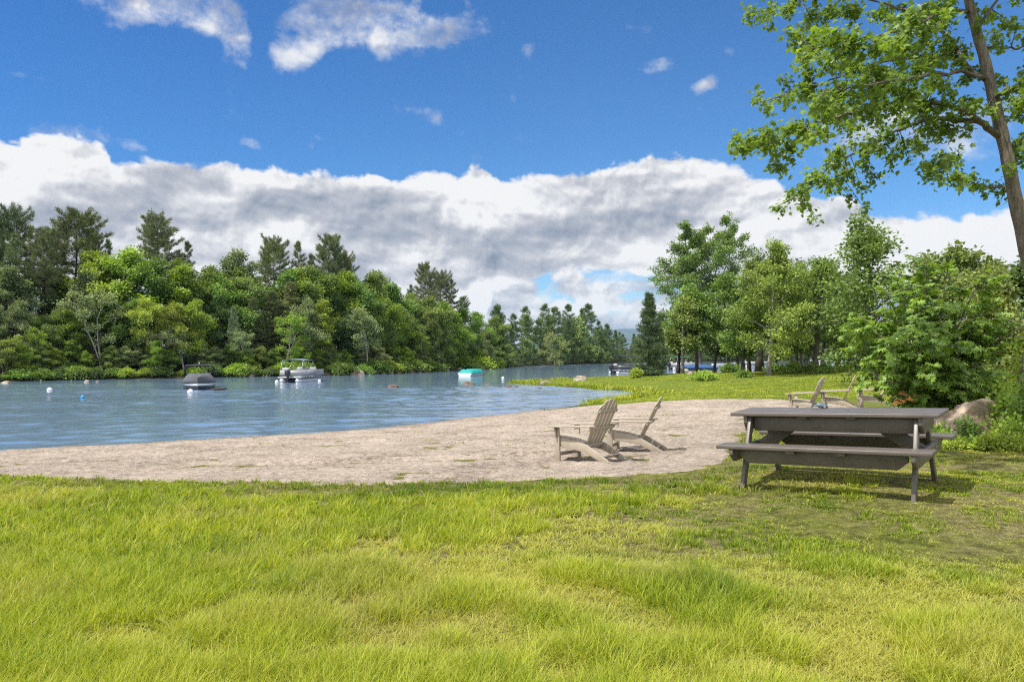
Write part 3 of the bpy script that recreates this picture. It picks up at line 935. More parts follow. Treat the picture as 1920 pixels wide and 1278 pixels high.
# pale-stemmed birches and leaning trees by the water
for px, yt, off, key, w in [(190, 520, 3.0, 'birch0', 1.1), (85, 600, 2.5, 'birch1', 1), (345, 600, 2., 'birch1', 1.2), (465, 610, 2., 'birch0', 1.1), (535, 575, 2.5, 'birch0', 1.1), (690, 560, 2.5, 'birch1', 1.15), (790, 610, 2.2, 'birch0', 1), (300, 610, 2.2, 'birch0', 1.1), (10, 615, 2.2, 'birch1', 1.2)]:
    far_tree(px, yt, off, key, 'grey' if rng.random() < .6 else 'bright', 'pale-stemmed birch', 'birch_tree', 'tree', w, 'by the water ')
# low trees at the water's edge
for px, yt in [(-25, 640), (5, 630), (40, 645), (70, 640), (102, 650), (132, 640), (160, 655), (205, 650), (235, 640), (262, 655), (292, 640), (322, 655), (372, 640), (402, 650), (432, 640), (460, 655), (488, 648), (515, 655), (560, 640), (590, 655), (618, 640), (648, 652), (708, 645), (735, 655), (762, 645), (790, 652), (818, 645), (842, 652), (866, 648), (890, 650), (915, 652)]:
    far_tree(px, yt + rng.uniform(-6, 6), rng.uniform(1.8, 3.2), f'round{rng.integers(5)}', rng.choice(['mid', 'bright', 'olive', 'grey', 'bright']), 'small bushy sapling', 'sapling', 'tree', 1.25, 'low ')
for px in range(-20, 945, 24):
    px = px + rng.uniform(-7, 7)
    yb = YH + HW * FPX / shore_d(px)
    far_tree(px, yb - rng.uniform(14, 28), rng.uniform(.5, 1.2), f'shrub{rng.integers(3)}', rng.choice(['bright', 'mid', 'dark', 'mid', 'mid']), rng.choice(['leafy shrub', 'rounded shrub', 'overhanging shrub']), 'shoreline_shrub', 'shrub', 1.25, 'at the waterline ')
# name each one apart by where it stands among its like
from collections import defaultdict
ORD = ['first', 'second', 'third', 'fourth', 'fifth', 'sixth', 'seventh', 'eighth']


def single_out(items):
    by = defaultdict(list)
    for t, px, l in items: by[l].append((px, t))
    for l, v in by.items():
        v.sort(key=lambda q: q[0])
        for k, (px, t) in enumerate(v):
            l = l.replace('silvery green', 'silvery')
            t['label'] = l if len(v) == 1 else (f"{('left', 'right')[k]} of two: {l}" if len(v) == 2 else f'{ORD[k]} from left: {l}'.replace('just ', ''))


single_out(FOREST)

# the wood along the distant reaches of the river reads as one mass
wt = MB(); wc = MB()
gr = np.random.default_rng(9)
fv = [(pine, dict(H=12., cb=.15, Rr=2.4, whorl=.9, nb=5, dens=.55, tuft=.5, shape='white')), (pine, dict(H=12., cb=.1, Rr=2.3, whorl=.8, nb=5, dens=.5, tuft=.5, shape='fir')),
      (broadleaf, dict(H=9., cb=.1, Rr=2.9, nl=13, leaf=.42, nleaf=2300, clump=.7)), (broadleaf, dict(H=9., cb=.1, Rr=2.4, nl=13, leaf=.42, nleaf=2100, clump=.65, up=.8))]
VAR = []
for k in range(7):
    g, kw = fv[[0, 1, 2, 2, 3, 0, 3][k]]
    tb, cr = g(seed=200 + k, **kw)
    VAR.append((np.vstack(cr.V), np.vstack(cr.F4) if cr.F4 else None, np.vstack(cr.F3) if cr.F3 else None, np.concatenate(cr.T), kw['H'], k in (0, 1, 5)))
wood = []
for row, (o0, o1, step, hh) in enumerate([(1, 3, 1.3, (.35, .5)), (4, 8, 1.7, (.6, .8)), (10, 17, 1.9, (.8, 1.05)), (20, 30, 3, (.85, 1.05))]):
    px = 935.
    while px < 2050:
        d0 = shore_d(px); top = np.interp(px, [900, 945, 1000, 1060, 1110, 1150, 1200, 1300, 1600, 2000], [583, 596, 600, 596, 598, 636, 642, 636, 622, 600])
        d = d0 + gr.uniform(o0, o1); ccon = gr.random() < (.15, .3, .75, .7)[row]
        H = ((YH - top) / FPX * d0 + 2.4) * gr.uniform(*hh) * (1.25 if ccon else 1.0)
        ch = [q for q in VAR if q[5] == ccon]
        wood.append(((px - 960) / FPX * d, d, H, ch[gr.integers(len(ch))], ccon))
        px += step * (190 / d0) * 10 * gr.uniform(.7, 1.3)
# and so does the wood that carries on along the bank beyond the forest
px = -620.
while px < -58:
    for o0, o1, h0_, h1_ in ((1, 4, 3., 6.), (5, 9, 7., 11.), (10, 16, 11., 15.)):
        d = 66 + gr.uniform(o0, o1) - max(0, -60 - px) * .012; ccon = gr.random() < .3
        ch = [q for q in VAR if q[5] == ccon]
        wood.append(((px + gr.uniform(-14, 14) - 960) / FPX * d, d, gr.uniform(h0_, h1_), ch[gr.integers(len(ch))], ccon))
    px += 38
WV = defaultdict(lambda: [[], [], [], [], 0])
for x, y, H, (V, F4, F3, T, h0, con), ccon in wood:
    s = H / h0; a = gr.uniform(0, 6.28); c, sn = math.cos(a), math.sin(a); w = s * gr.uniform(.9, 1.25)
    Q = np.stack([(V[:, 0] * c - V[:, 1] * sn) * w + x, (V[:, 0] * sn + V[:, 1] * c) * w + y, V[:, 2] * s + gz(x, y)], 1)
    B_ = WV[0]
    if F4 is not None: B_[1].append(F4 + B_[4])
    if F3 is not None: B_[2].append(F3 + B_[4])
    # conifers are the darker, bluer ones
    B_[0].append(Q); B_[3].append(np.clip(T + gr.normal(0, .12) - (.28 if con else 0), .02, 1.1)); B_[4] += len(Q)
B_ = WV[0]
o = mk('distant_wood', np.vstack(B_[0]), [np.vstack(B_[1]), np.vstack(B_[2])], M['leaf'], tint=np.concatenate(B_[3]))
o.color = (.075, .115, .04, 1); o['kind'] = 'stuff'
# ------------------------------------------------------------------ trees and shrubs on the near bank
def near_tree(px, pb, ytop, halfw, kw, gen, bark, leafm, col, name, label, cat='tree', d=None, part=('trunk', 'crown'), group=None):
    if d is None:
        x, y, z = hit(px, pb, 20)
    else:
        y = d; x = (px - 960) / FPX * d; z = gz(x, y)
    H = (YH - ytop) / FPX * y + HC - z
    kw = dict(kw); kw['H'] = H; kw['Rr'] = halfw / FPX * y
    tb, cr = gen(**kw)
    t = thing(name, label, cat, (x, y, z), 0, group)
    tb.build(part[0], M[bark], t, smooth=True)
    c = cr.build(part[1], M[leafm], t, tint=True); c.color = (*col, 1)
    return t


gg = 'trees on the grassy point'
near_tree(1313, 698, 392, 92, dict(seed=323, cb=.2, nl=65, leaf=.3, nleaf=60000, tr=.33, up=.95, clump=.62, top=.96, droop=.45, rnd=.8, stems=5, fork=.2, spread=.12), broadleaf, 'bark', 'leaf', (.066, .112, .024), 'maple_tree', 'largest dark green tree on the grassy point, thick grey trunk beside the blue covered boat', group=gg)
near_tree(1441, 704, 437, 84, dict(seed=342, cb=.15, nl=28, leaf=.17, nleaf=20000, tr=.17, up=.7, clump=.5, open_=.05, rnd=.7), broadleaf, 'bark_pale', 'leaf', (.10, .145, .03), 'maple_tree', 'mid-sized light green tree with a slim pale grey trunk standing forward on the lawn', group=gg)
near_tree(1529, 698, 472, 80, dict(seed=303, cb=.15, nl=26, leaf=.19, nleaf=20000, tr=.22, up=.75, clump=.52), broadleaf, 'bark', 'leaf', (.08, .125, .03), 'maple_tree', 'round green tree with a grey trunk rising from shrubs just left of the oak bush', group=gg)
near_tree(1424, 697, 452, 50, dict(seed=304, cb=.45, nl=14, leaf=.24, nleaf=3600, tr=.36, up=1., clump=.5, open_=.3), broadleaf, 'bark_dark', 'leaf', (.06, .09, .025), 'oak_tree', 'thick dark trunk with thin bare-topped crown behind the slim pale trunk', d=66, group=gg)
near_tree(1642, 720, 386, 92, dict(seed=315, cb=.1, nl=30, leaf=.19, nleaf=9500, tr=.16, up=.9, clump=.5, open_=.3, rnd=.95), broadleaf, 'bark', 'leaf', (.075, .12, .03), 'maple_tree', 'tall airy tree standing behind the oak bush, its top free against the clouds', d=40, group=gg)
near_tree(1797, 720, 437, 74, dict(seed=306, cb=.5, nl=15, leaf=.22, nleaf=6500, tr=.22, up=.55, clump=.5, open_=.1), broadleaf, 'bark_dark', 'leaf', (.075, .11, .03), 'oak_tree', 'open-crowned tree with dark forking limbs behind the right half of the oak bush', d=40, group=gg)
near_tree(1852, 720, 487, 62, dict(seed=307, cb=.05, nl=24, leaf=.17, nleaf=10000, tr=.15, up=.5, clump=.45, rnd=.4), broadleaf, 'bark', 'leaf', (.085, .115, .03), 'cedar_tree', 'dense olive green tree at the right, behind the boulder', d=30, group=gg)
near_tree(1915, 720, 452, 70, dict(seed=308, cb=.15, nl=20, leaf=.24, nleaf=9000, tr=.25, up=.7, clump=.55), broadleaf, 'bark', 'leaf', (.05, .085, .025), 'maple_tree', 'dark green tree cut by the right edge, behind the leaning trunk', d=42, group=gg)
near_tree(1740, 720, 470, 60, dict(seed=309, cb=.1, nl=20, leaf=.22, nleaf=8000, tr=.2, up=.7, clump=.55), broadleaf, 'bark', 'leaf', (.07, .1, .03), 'maple_tree', 'green tree mostly hidden behind the top of the oak bush', d=46, group=gg)
near_tree(1217, 703, 552, 44, dict(seed=311, cb=.03, whorl=.5, nb=6, tuft=.3, shape='fir', dens=1.3, tr=.16), pine, 'bark_dark', 'needle', (.045, .07, .028), 'pine_tree', 'dark cone-shaped pine at the water, right of the black pontoon boat', group=gg)
near_tree(1236, 700, 590, 26, dict(seed=312, cb=.04, whorl=.45, nb=6, tuft=.3, shape='fir', dens=1.2, tr=.12), pine, 'bark_dark', 'needle', (.04, .062, .026), 'pine_tree', 'smaller dark pine tucked against the right side of the cone-shaped pine', group=gg)
# slim trees at the back of the point, trunks one can count
for k, (px, d, yt, hw, bk, col, lab) in enumerate([
        (1272, 72, 560, 26, 'bark_dark', 'mid', 'slim dark-trunked tree just right of the two pines'), (1279, 70, 545, 28, 'bark_pale', 'olive', 'slim pale trunk crossing the green boat canopy'),
        (1306, 71, 520, 26, 'bark', 'mid', 'slim trunk directly behind the thick grey trunk'), (1339, 76, 580, 24, 'bark', 'grey', 'slanting thin grey trunk right of the blue covered boat'),
        (1365, 70, 500, 36, 'bark_dark', 'mid', 'straight dark trunk right of the dark green boat canopy'), (1384, 74, 540, 26, 'bark', 'olive', 'faint grey trunk between two dark trunks in mid grove'),
        (1393, 60, 560, 30, 'bark_dark', 'mid', 'thin dark sapling with a low crown standing forward in the grove'), (1405, 68, 520, 30, 'bark_dark', 'dark', 'dark trunk just left of the light blue boat canopy'),
        (1456, 68, 500, 34, 'bark_dark', 'mid', 'dark trunk between the slim pale trunk and the white trunk'), (1487, 68, 490, 30, 'bark_pale', 'mid', 'white-barked trunk left of the round green tree'),
        (1492, 72, 470, 36, 'bark_dark', 'dark', 'dark trunk touching the white-barked trunk'), (1504, 70, 530, 26, 'bark_pale', 'olive', 'short white trunk beside the dark windshield boat'),
        (1541, 66, 490, 34, 'bark_dark', 'mid', 'dark trunk in front of the red canopy'), (1568, 70, 500, 34, 'bark', 'mid', 'tree at the end of the grove above the silver boat'), (1600, 62, 520, 36, 'bark', 'bright', 'light green tree between the grove and the oak bush')]):
    near_tree(px, 0, yt, hw * 1.2, dict(seed=330 + k, cb=.36, nl=13, leaf=.22, nleaf=5600, tr=.17, up=.7, clump=.58, open_=.05), broadleaf, bk, 'leaf', tuple(np.array(G[col]) * 1.15), 'grove_tree', lab, d=d, group='slim trees at the back of the point')
near_tree(1043, 700, 612, 28, dict(seed=360, cb=.4, nl=12, leaf=.2, nleaf=1900, tr=.12, up=.35, clump=.5, lean=-.12, open_=.2, droop=.7), broadleaf, 'bark', 'leaf', (.1, .125, .04), 'willow_tree', 'small loose-leaved tree leaning left over the tip of the grassy spit')

# shrubs where the lawn meets the river, and on the lawn
for k, (px, pb, w, h, col, lab) in enumerate([
        (1043, 706, 26, 28, 'bright', 'bright green shrub on the spit at the foot of the leaning tree'), (1078, 706, 44, 20, 'olive', 'low wide mound of shrub on the spit above the pale rock'), (1020, 712, 40, 13, 'mid', 'low shrub at the very tip of the spit'),
        (1193, 708, 18, 18, 'yellow', 'small round yellow-green bush alone on the lawn edge'), (1165, 703, 30, 13, 'mid', 'low shrub under the black pontoon boat'), (1225, 702, 24, 22, 'bright', 'round bush at the foot of the cone-shaped pine'), (1250, 700, 34, 20, 'mid', 'bush just right of the pine foot'),
        (1268, 699, 30, 26, 'mid', 'bush below the green boat canopy'), (1292, 699, 34, 18, 'olive', 'bush in front of the blue covered boat hull'), (1321, 713, 62, 24, 'bright', 'spreading leafy bush on the lawn in front of the thick grey trunk'),
        (1345, 697, 34, 18, 'mid', 'bush right of the thick grey trunk'), (1370, 698, 40, 24, 'mid', 'dark bush at the foot of the straight dark trunk'), (1396, 707, 26, 14, 'mid', 'small low bush around the thin dark sapling'), (1415, 697, 44, 22, 'bright', 'bush left of the slim pale trunk'),
        (1453, 697, 34, 22, 'mid', 'bush right of the slim pale trunk'), (1487, 699, 54, 30, 'bright', 'large rounded bush at the foot of the white-barked trunk'), (1520, 700, 44, 28, 'olive', 'bush at the foot of the round green tree'), (1548, 700, 36, 28, 'mid', 'bush just right of the round green tree'), (1578, 697, 40, 20, 'yellow', 'pale low bush below the silver boat'), (1608, 696, 40, 26, 'bright', 'bush half hidden by the left side of the oak bush')]):
    x, y, z = hit(px, pb, 20)
    W = w / 2 / FPX * y; h = h * (.72 if px > 1230 else 1.) / FPX * y
    tb, cr = bush(400 + k, W, h, .15, 1100, 50, 5, crad=.26)
    t = thing('lawn_shrub', lab, 'shrub', (x, y, z), 0, 'shrubs along the lawn edge')
    tb.build('stem', M['bark'], t); c = cr.build('foliage', M['leaf'], t, tint=True); c.color = (*(np.array(G[col]) * 1.1), 1)

# ------------------------------------------------------------------ young oak bush and the plants round the boulder
def oak_bush():
    rg = np.random.default_rng(77)
    d = 16.; x0 = (1740 - 960) / FPX * d; z0 = gz(x0, d)
    t = thing('oak_bush', 'big bushy young oak with large lobed leaves between the chairs and the boulder', 'bush', (x0, d, z0))
    tb = MB(); cr = MB()
    S = d / FPX
    P = []; A = []; N = []; Z = []; T = []
    base = np.array([0, 0, -.1])
    outl = np.array([(1590, 640), (1600, 600), (1640, 585), (1672, 520), (1700, 480), (1735, 447), (1775, 500), (1830, 520), (1870, 560), (1895, 620), (1890, 680), (1875, 735), (1800, 762), (1700, 765), (1650, 745), (1605, 690)])
    def inside(px, py): return sdist(outl, np.array([px]), np.array([py]))[0] > -4
    stems = []
    for i in range(94):
        for _ in range(60):
            px = rg.uniform(1585, 1895); py = rg.uniform(450, 765)
            if i > 73: px = rg.uniform(1618, 1700); py = rg.uniform(595, 690)
            if inside(px, py): break
        hw = max(.2, 1.7 * min(1, (py - 430) / 190.))
        dy = rg.uniform(-1, 1) * hw
        if py > 620: dy = -abs(dy) if rg.random() < .75 else dy
        tip = np.array([(px - 1740) * S, dy, (YH - py) * S + HC - z0])
        mid = np.array([tip[0] * .35, tip[1] * .35, max(.35, tip[2] * .62)])
        pts = bez(base + np.array([rg.normal(0, .12), rg.normal(0, .12), 0]), mid, tip, 8)
        tb.tube(pts, np.linspace(.028, .006, 8), 5, cap=False)
        dd = pts[-1] - pts[-3]; dd /= np.linalg.norm(dd)
        tips = [(tip, dd)]; oc = np.array([0, 0, 1.3])
        for j in range(11):
            s = rg.uniform(.35, 1); b = np.array([np.interp(s, np.linspace(0, 1, 8), pts[:, k]) for k in range(3)])
            d2 = dd * .35 + rg.normal(0, .75, 3); d2[2] = d2[2] * .5 + .12; d2 /= np.linalg.norm(d2)
            e = b + d2 * rg.uniform(.22, .6)
            if e[2] < .12: continue
            tb.tube(np.array([b, (b + e) / 2 + [0, 0, .03], e]), [.008, .006, .004], 4, cap=False)
            tips.append((e, d2))
        for e, d2 in tips:
            red = 1.9 if rg.random() < .001 else 0
            ct = rg.normal(.5, .14)
            for q in range(rg.integers(7, 11)):
                a = rg.uniform(0, 2 * PI)
                A_ = np.array([math.cos(a), math.sin(a), rg.uniform(-.65, .25)]) + .45 * d2
                P.append(e - d2 * rg.uniform(0, .16) + rg.normal(0, .015, 3)); A.append(A_)
                od = e - oc; od /= np.linalg.norm(od) + .3; N.append(np.array([0, 0, .5]) + od * .75 + rg.normal(0, .36, 3)); Z.append(rg.uniform(.13, .235)); T.append(red if red else np.clip(ct + rg.normal(0, .12), .05, 1.1))
    # the two russet sprigs low on the left
    for px, py in [(1690, 735), (1708, 742), (1680, 748)]:
        c = P3(px, py, d - 1.75) - np.array([x0, d, z0])
        for q in range(7):
            a = rg.uniform(0, 2 * PI)
            P.append(c + rg.normal(0, .04, 3)); A.append([math.cos(a), math.sin(a), -.35]); N.append([0, -.4, 1]); Z.append(rg.uniform(.1, .17)); T.append(1.55 + rg.uniform(0, .3))
    put_leaves(cr, OAK, np.array(P), np.array(A), np.array(N), np.array(Z), np.array(T))
    tb.build('stem', M['bark'], t, smooth=True)
    c = cr.build('foliage', M['oak_leaf'], t, tint=True); c.color = (.086, .148, .027, 1)


oak_bush()

k = 0
for px, d, w, h, col, lf, nm, lab in [
        (1912, 13.6, 44, 175, 'yellow', .07, 'sapling_shrub', 'pale feathery shrub at the right edge beside the oak bush'), (1890, 13.2, 40, 110, 'bright', .07, 'sapling_shrub', 'feathery shrub just right of the boulder'), (1930, 12.4, 40, 130, 'mid', .08, 'sapling_shrub', 'leafy shrub cut by the right edge below the leaning trunk'),
        (1765, 11.9, 40, 24, 'bright', .06, 'ground_shrub', 'low leafy plant at the left foot of the boulder'), (1790, 11.5, 40, 12, 'yellow', .055, 'ground_shrub', 'low plant in front of the boulder'), (1836, 11.5, 50, 15, 'bright', .06, 'ground_shrub', 'low plant at the boulder, below its pale top'), (1880, 11.8, 46, 42, 'yellow', .06, 'ground_shrub', 'low plant at the right foot of the boulder'), (1905, 11.6, 50, 52, 'bright', .06, 'ground_shrub', 'thick low plant by the right edge, right of the boulder'),
        (1815, 12.5, 20, 52, 'mid', .055, 'ground_shrub', 'thin upright sprig against the boulder face'), (1858, 11.3, 40, 26, 'yellow', .05, 'ground_shrub', 'low yellowish plant nearest the lawn, right of the boulder'), (1898, 11.2, 46, 30, 'yellow', .05, 'ground_shrub', 'low yellowish plant nearest the lawn at the right edge'), (1762, 12.2, 24, 34, 'mid', .055, 'ground_shrub', 'upright sprig by the left end of the boulder')]:
    x = (px - 960) / FPX * d; z = gz(x, d)
    if nm == 'sapling_shrub': h = h * 1.0
    tb, cr = bush(500 + k, w / 2 / FPX * d * 1.3, h / FPX * d * 1.1, lf, 900 if h > 60 else 560, 46, 6, crad=.11 if h < 60 else .16, droop=-.1 if h < 60 else .3)
    t = thing(nm, lab, 'shrub', (x, d, z), 0, 'plants round the boulder')
    tb.build('stem', M['bark'], t); c = cr.build('foliage', M['leaf'], t, tint=True); c.color = (*(np.array(G[col]) * 1.15), 1)
    k += 1


# ------------------------------------------------------------------ leaning maple at the right edge
def big_maple():
    rg = np.random.default_rng(31)
    D0 = 11.3
    base = P3(1992, 835, D0); base[2] = gz(base[0], D0) - .1
    t = thing('maple_tree', 'tall leaning maple at the right edge, its leafy branches hanging over the sky', 'tree', (base[0], D0, base[2] + .1))
    org = np.array([base[0], D0, base[2] + .1])
    L3 = lambda px, py, dd=0.: P3(px, py, D0 + dd) - org
    tb = MB(); br = MB(); lf = MB()
    TR = [(1992, 838, 20), (1972, 690, 18.5), (1945, 560, 17.5), (1925, 470, 17), (1906, 385, 16), (1891, 305, 15.2), (1876, 240, 14.5), (1862, 180, 13.6), (1846, 110, 12.4), (1831, 60, 11.4), (1816, 0, 10.6), (1800, -80, 9.5), (1790, -190, 8), (1796, -330, 6), (1800, -460, 3), (1804, -560, 1)]
    pts = np.array([L3(a, b) for a, b, _ in TR]); pts[0, 2] = -.3
    # subdivide smoothly
    s = np.linspace(0, 1, len(pts)); s2 = np.linspace(0, 1, 60)
    P = np.stack([np.interp(s2, s, pts[:, k]) for k in range(3)], 1); P[1:-1] = (P[:-2] + P[1:-1] * 2 + P[2:]) / 4
    rr = np.interp(s2, s, [r / FPX * D0 for _, _, r in TR]) * .74 * (1 + .05 * np.sin(np.arange(60) * 1.7)); rr[0] *= 1.5; rr[1] *= 1.15
    tb.tube(P, rr, 18)
    limbs = [([(1874, 256), (1842, 232), (1821, 211), (1787, 201), (1756, 192), (1704, 190), (1656, 196), (1608, 208), (1567, 220), (1515, 235), (1463, 255), (1401, 280)], 5.4, -1.1, 4.6),
             ([(1838, 227), (1794, 225), (1759, 221), (1735, 226), (1704, 236), (1670, 251), (1635, 272), (1601, 288), (1567, 304), (1525, 341), (1474, 379)], 4.6, .9, 3.),
             ([(1849, 150), (1807, 120), (1783, 107), (1739, 106), (1704, 110), (1653, 114), (1601, 134), (1553, 151), (1505, 165), (1430, 192)], 4.2, 1.4, 3.),
             ([(1811, 122), (1790, 86), (1756, 52), (1739, 34), (1704, 21), (1640, 0), (1560, -14), (1450, 18)], 3.6, 2., 2.2),
             ([(1846, 146), (1807, 134), (1759, 139), (1704, 146), (1635, 158), (1601, 165), (1540, 172)], 3.6, -1.9, 2.2),
             ([(1834, 90), (1852, 89), (1890, 90), (1925, 88), (1990, 70)], 3, .6, 1.8),
             ([(1813, 22), (1766, 18), (1725, 45), (1680, 60), (1600, 78), (1520, 92)], 3.4, -2.2, 2.),
             ([(1864, 185), (1890, 165), (1925, 180), (1980, 190), (2050, 170)], 4.5, -1., 2.4),
             ([(1884, 285), (1905, 262), (1950, 270), (2010, 300)], 3.5, .8, 2.),
             ([(1808, -40), (1740, -70), (1640, -80), (1520, -60), (1420, -20)], 5, 1.0, 2.4), ([(1802, -90), (1860, -130), (1960, -150), (2060, -120)], 5, -1., 2.4),
             ([(1797, -180), (1720, -240), (1620, -280), (1540, -260)], 4.5, -1.3, 2.2), ([(1797, -220), (1880, -300), (1980, -330)], 4, 1.3, 2.), ([(1797, -300), (1760, -420), (1700, -500)], 3.5, .6, 1.6),
             ([(1898, 340), (1880, 352), (1850, 350), (1810, 338), (1765, 336)], 2, -.8, 1.),
             ([(1830, 60), (1855, 20), (1890, -30), (1940, -60)], 3.4, 1., 1.6)]
    sk = []
    for path, r0, dd, r1 in limbs:
        n = len(path); tt = np.linspace(0, 1, n)
        q = np.array([L3(a, b, dd * 1.25 * k ** .9) for (a, b), k in zip(path, tt)])
        s2 = np.linspace(0, 1, n * 4); Q = np.stack([np.interp(s2, tt, q[:, k]) for k in range(3)], 1)
        Q[1:-1] = (Q[:-2] + 2 * Q[1:-1] + Q[2:]) / 4; Q[2:-1] += rg.normal(0, .012, Q[2:-1].shape)
        br.tube(Q, np.interp(s2, [0, .12, 1], [r0 * 1.25, r0, .9]) / FPX * D0, 7)
        sk.append(Q)
    SK = np.vstack(sk)
    SKP = np.stack([960 + FPX * (SK[:, 0] + org[0]) / (SK[:, 1] + org[1]), YH - FPX * (SK[:, 2] + org[2] - HC) / (SK[:, 1] + org[1])], 1)
    blobs = [(1410, 25, 22), (1440, 45, 15), (1445, 12, 25), (1480, 15, 25), (1520, 30, 30), (1560, 25, 30), (1600, 30, 35), (1650, 30, 35), (1700, 40, 35), (1740, 20, 30), (1770, 30, 25),
             (1490, 62, 18), (1500, 98, 20), (1530, 80, 25), (1560, 70, 25), (1600, 80, 30), (1640, 80, 30), (1690, 85, 30), (1730, 75, 25), (1505, 112, 18), (1520, 130, 20), (1560, 120, 25), (1600, 120, 30), (1640, 140, 30), (1680, 130, 30), (1720, 130, 25), (1750, 110, 20), (1780, 90, 18),
             (1415, 190, 14), (1440, 200, 18), (1470, 185, 24), (1475, 155, 16), (1500, 170, 22), (1530, 165, 24), (1560, 180, 27), (1600, 180, 30), (1640, 180, 30), (1680, 170, 30), (1720, 170, 27), (1750, 160, 22), (1780, 165, 16),
             (1383, 255, 10), (1390, 272, 12), (1410, 258, 16), (1432, 252, 18), (1450, 275, 22), (1455, 310, 16), (1480, 245, 20), (1480, 280, 20), (1510, 235, 22), (1520, 262, 18), (1540, 220, 24), (1570, 215, 24), (1600, 215, 22), (1600, 240, 16), (1630, 205, 24), (1670, 200, 24), (1710, 190, 22), (1750, 195, 20),
             (1600, 270, 13), (1632, 262, 11), (1530, 330, 20), (1560, 312, 17), (1550, 346, 22), (1590, 330, 20), (1612, 350, 17), (1640, 340, 15), (1625, 302, 15), (1500, 355, 16), (1480, 367, 18), (1455, 390, 13), (1510, 385, 14), (1530, 405, 9), (1600, 375, 13), (1620, 392, 11), (1575, 352, 14),
             (1690, 270, 17), (1680, 300, 15), (1720, 260, 17), (1740, 272, 22), (1755, 292, 22), (1740, 315, 15), (1785, 285, 15), (1760, 240, 15), (1790, 252, 13), (1810, 245, 12), (1700, 292, 14),
             (1770, 338, 11), (1800, 335, 13), (1830, 345, 15), (1860, 350, 15), (1880, 366, 11), (1850, 205, 15), (1872, 192, 15), (1820, 190, 12), (1800, 215, 12),
             (1880, 145, 18), (1900, 160, 22), (1918, 182, 22), (1918, 216, 18), (1908, 262, 15), (1916, 300, 15), (1890, 320, 11), (1870, 60, 17), (1890, 40, 17), (1860, 20, 15), (1910, 45, 13), (1915, 85, 11), (1862, 85, 11), (1900, 5, 13), (1845, 40, 12), (1938, 130, 20), (1900, 200, 18), (1885, 225, 12)]
    for _ in range(70):
        blobs.append((rg.uniform(1420, 1980), rg.uniform(-330, -25), rg.uniform(24, 40)))
    for _ in range(24):
        blobs.append((rg.uniform(1945, 2120), rg.uniform(-200, 330), rg.uniform(22, 38)))
    for k in range(0, len(SK), 2):
        if SKP[k, 0] < 1815 or SKP[k, 0] > 1900:
            blobs.append((SKP[k, 0] + rg.normal(0, 14), SKP[k, 1] + rg.normal(0, 14), rg.uniform(11, 18)))
    P_ = []; A_ = []; N_ = []; S_ = []; T_ = []
    for bx, by, r in blobs:
        r3 = r / FPX * D0
        # each spray hangs on the nearest limb
        c0 = L3(bx, by); dxz = np.hypot(SKP[:, 0] - bx, SKP[:, 1] - by) / 120.
        j = int(np.argmin(dxz + rg.uniform(0, .05, len(SK))))
        dep = SK[j, 1] + rg.normal(0, .45)
        c = L3(bx, by, dep)
        st = SK[j]
        mid = (st + c) / 2 + np.array([0, 0, .1 * np.linalg.norm(c - st)])
        tw = bez(st, mid, c, 7)
        br.tube(tw, np.linspace(.008, .003, 7), 4, cap=False)
        ct = rg.normal(.5, .13)
        nsub = max(2, int(r / 5))
        for q in range(nsub):
            dv = rg.normal(0, 1, 3) * np.array([1, 1.2, .75]); dv /= np.linalg.norm(dv); dv[2] -= .15
            k0 = tw[rg.integers(3, 7)]
            e = c + dv * r3 * rg.uniform(.4, 1.35)
            br.tube(np.array([k0, (k0 + e) / 2 + [0, 0, .02], e]), [.005, .004, .0025], 3, cap=False)
            m = int(rg.integers(16, 28) * (r / 22) ** .5)
            for z in range(m):
                f = rg.uniform(.25, 1.08)
                p = k0 + (e - k0) * f + rg.normal(0, .055, 3)
                a = rg.uniform(0, 2 * PI)
                P_.append(p); A_.append([math.cos(a) * .8 - .25, math.sin(a) * .8, rg.uniform(-1.2, .05)])
                N_.append(np.array([-.1, -.1, .9]) + rg.normal(0, .5, 3)); S_.append(rg.uniform(.05, .098)); T_.append(np.clip(ct + rg.normal(0, .14), .03, 1.1))
    put_leaves(lf, MAPLE, np.array(P_), np.array(A_), np.array(N_), np.array(S_), np.array(T_))
    tb.build('trunk', M['bark_near'], t, smooth=True)
    br.build('limbs', M['bark'], t, smooth=True)
    c = lf.build('foliage', M['maple_leaf'], t, tint=True); c.color = (.068, .116, .022, 1)


big_maple()
# ------------------------------------------------------------------ furniture
M['table'] = simple('recycled_plastic_brown', (.115, .098, .087), .4, .22, 5., .004)
M['chair'] = simple('weathered_tan_lumber', (.36, .31, .245), .55, .15, 6., .004)
M['steel'] = simple('steel', (.35, .35, .36), .35, .1, 8., 0, .9)
M['black'] = simple('hole_black', (.018, .018, .02), .4, .2)


def place(name, label, cat, loc, rot, group=None):
    t = thing(name, label, cat, loc, 0, group)
    t.rotation_euler = rot
    return t


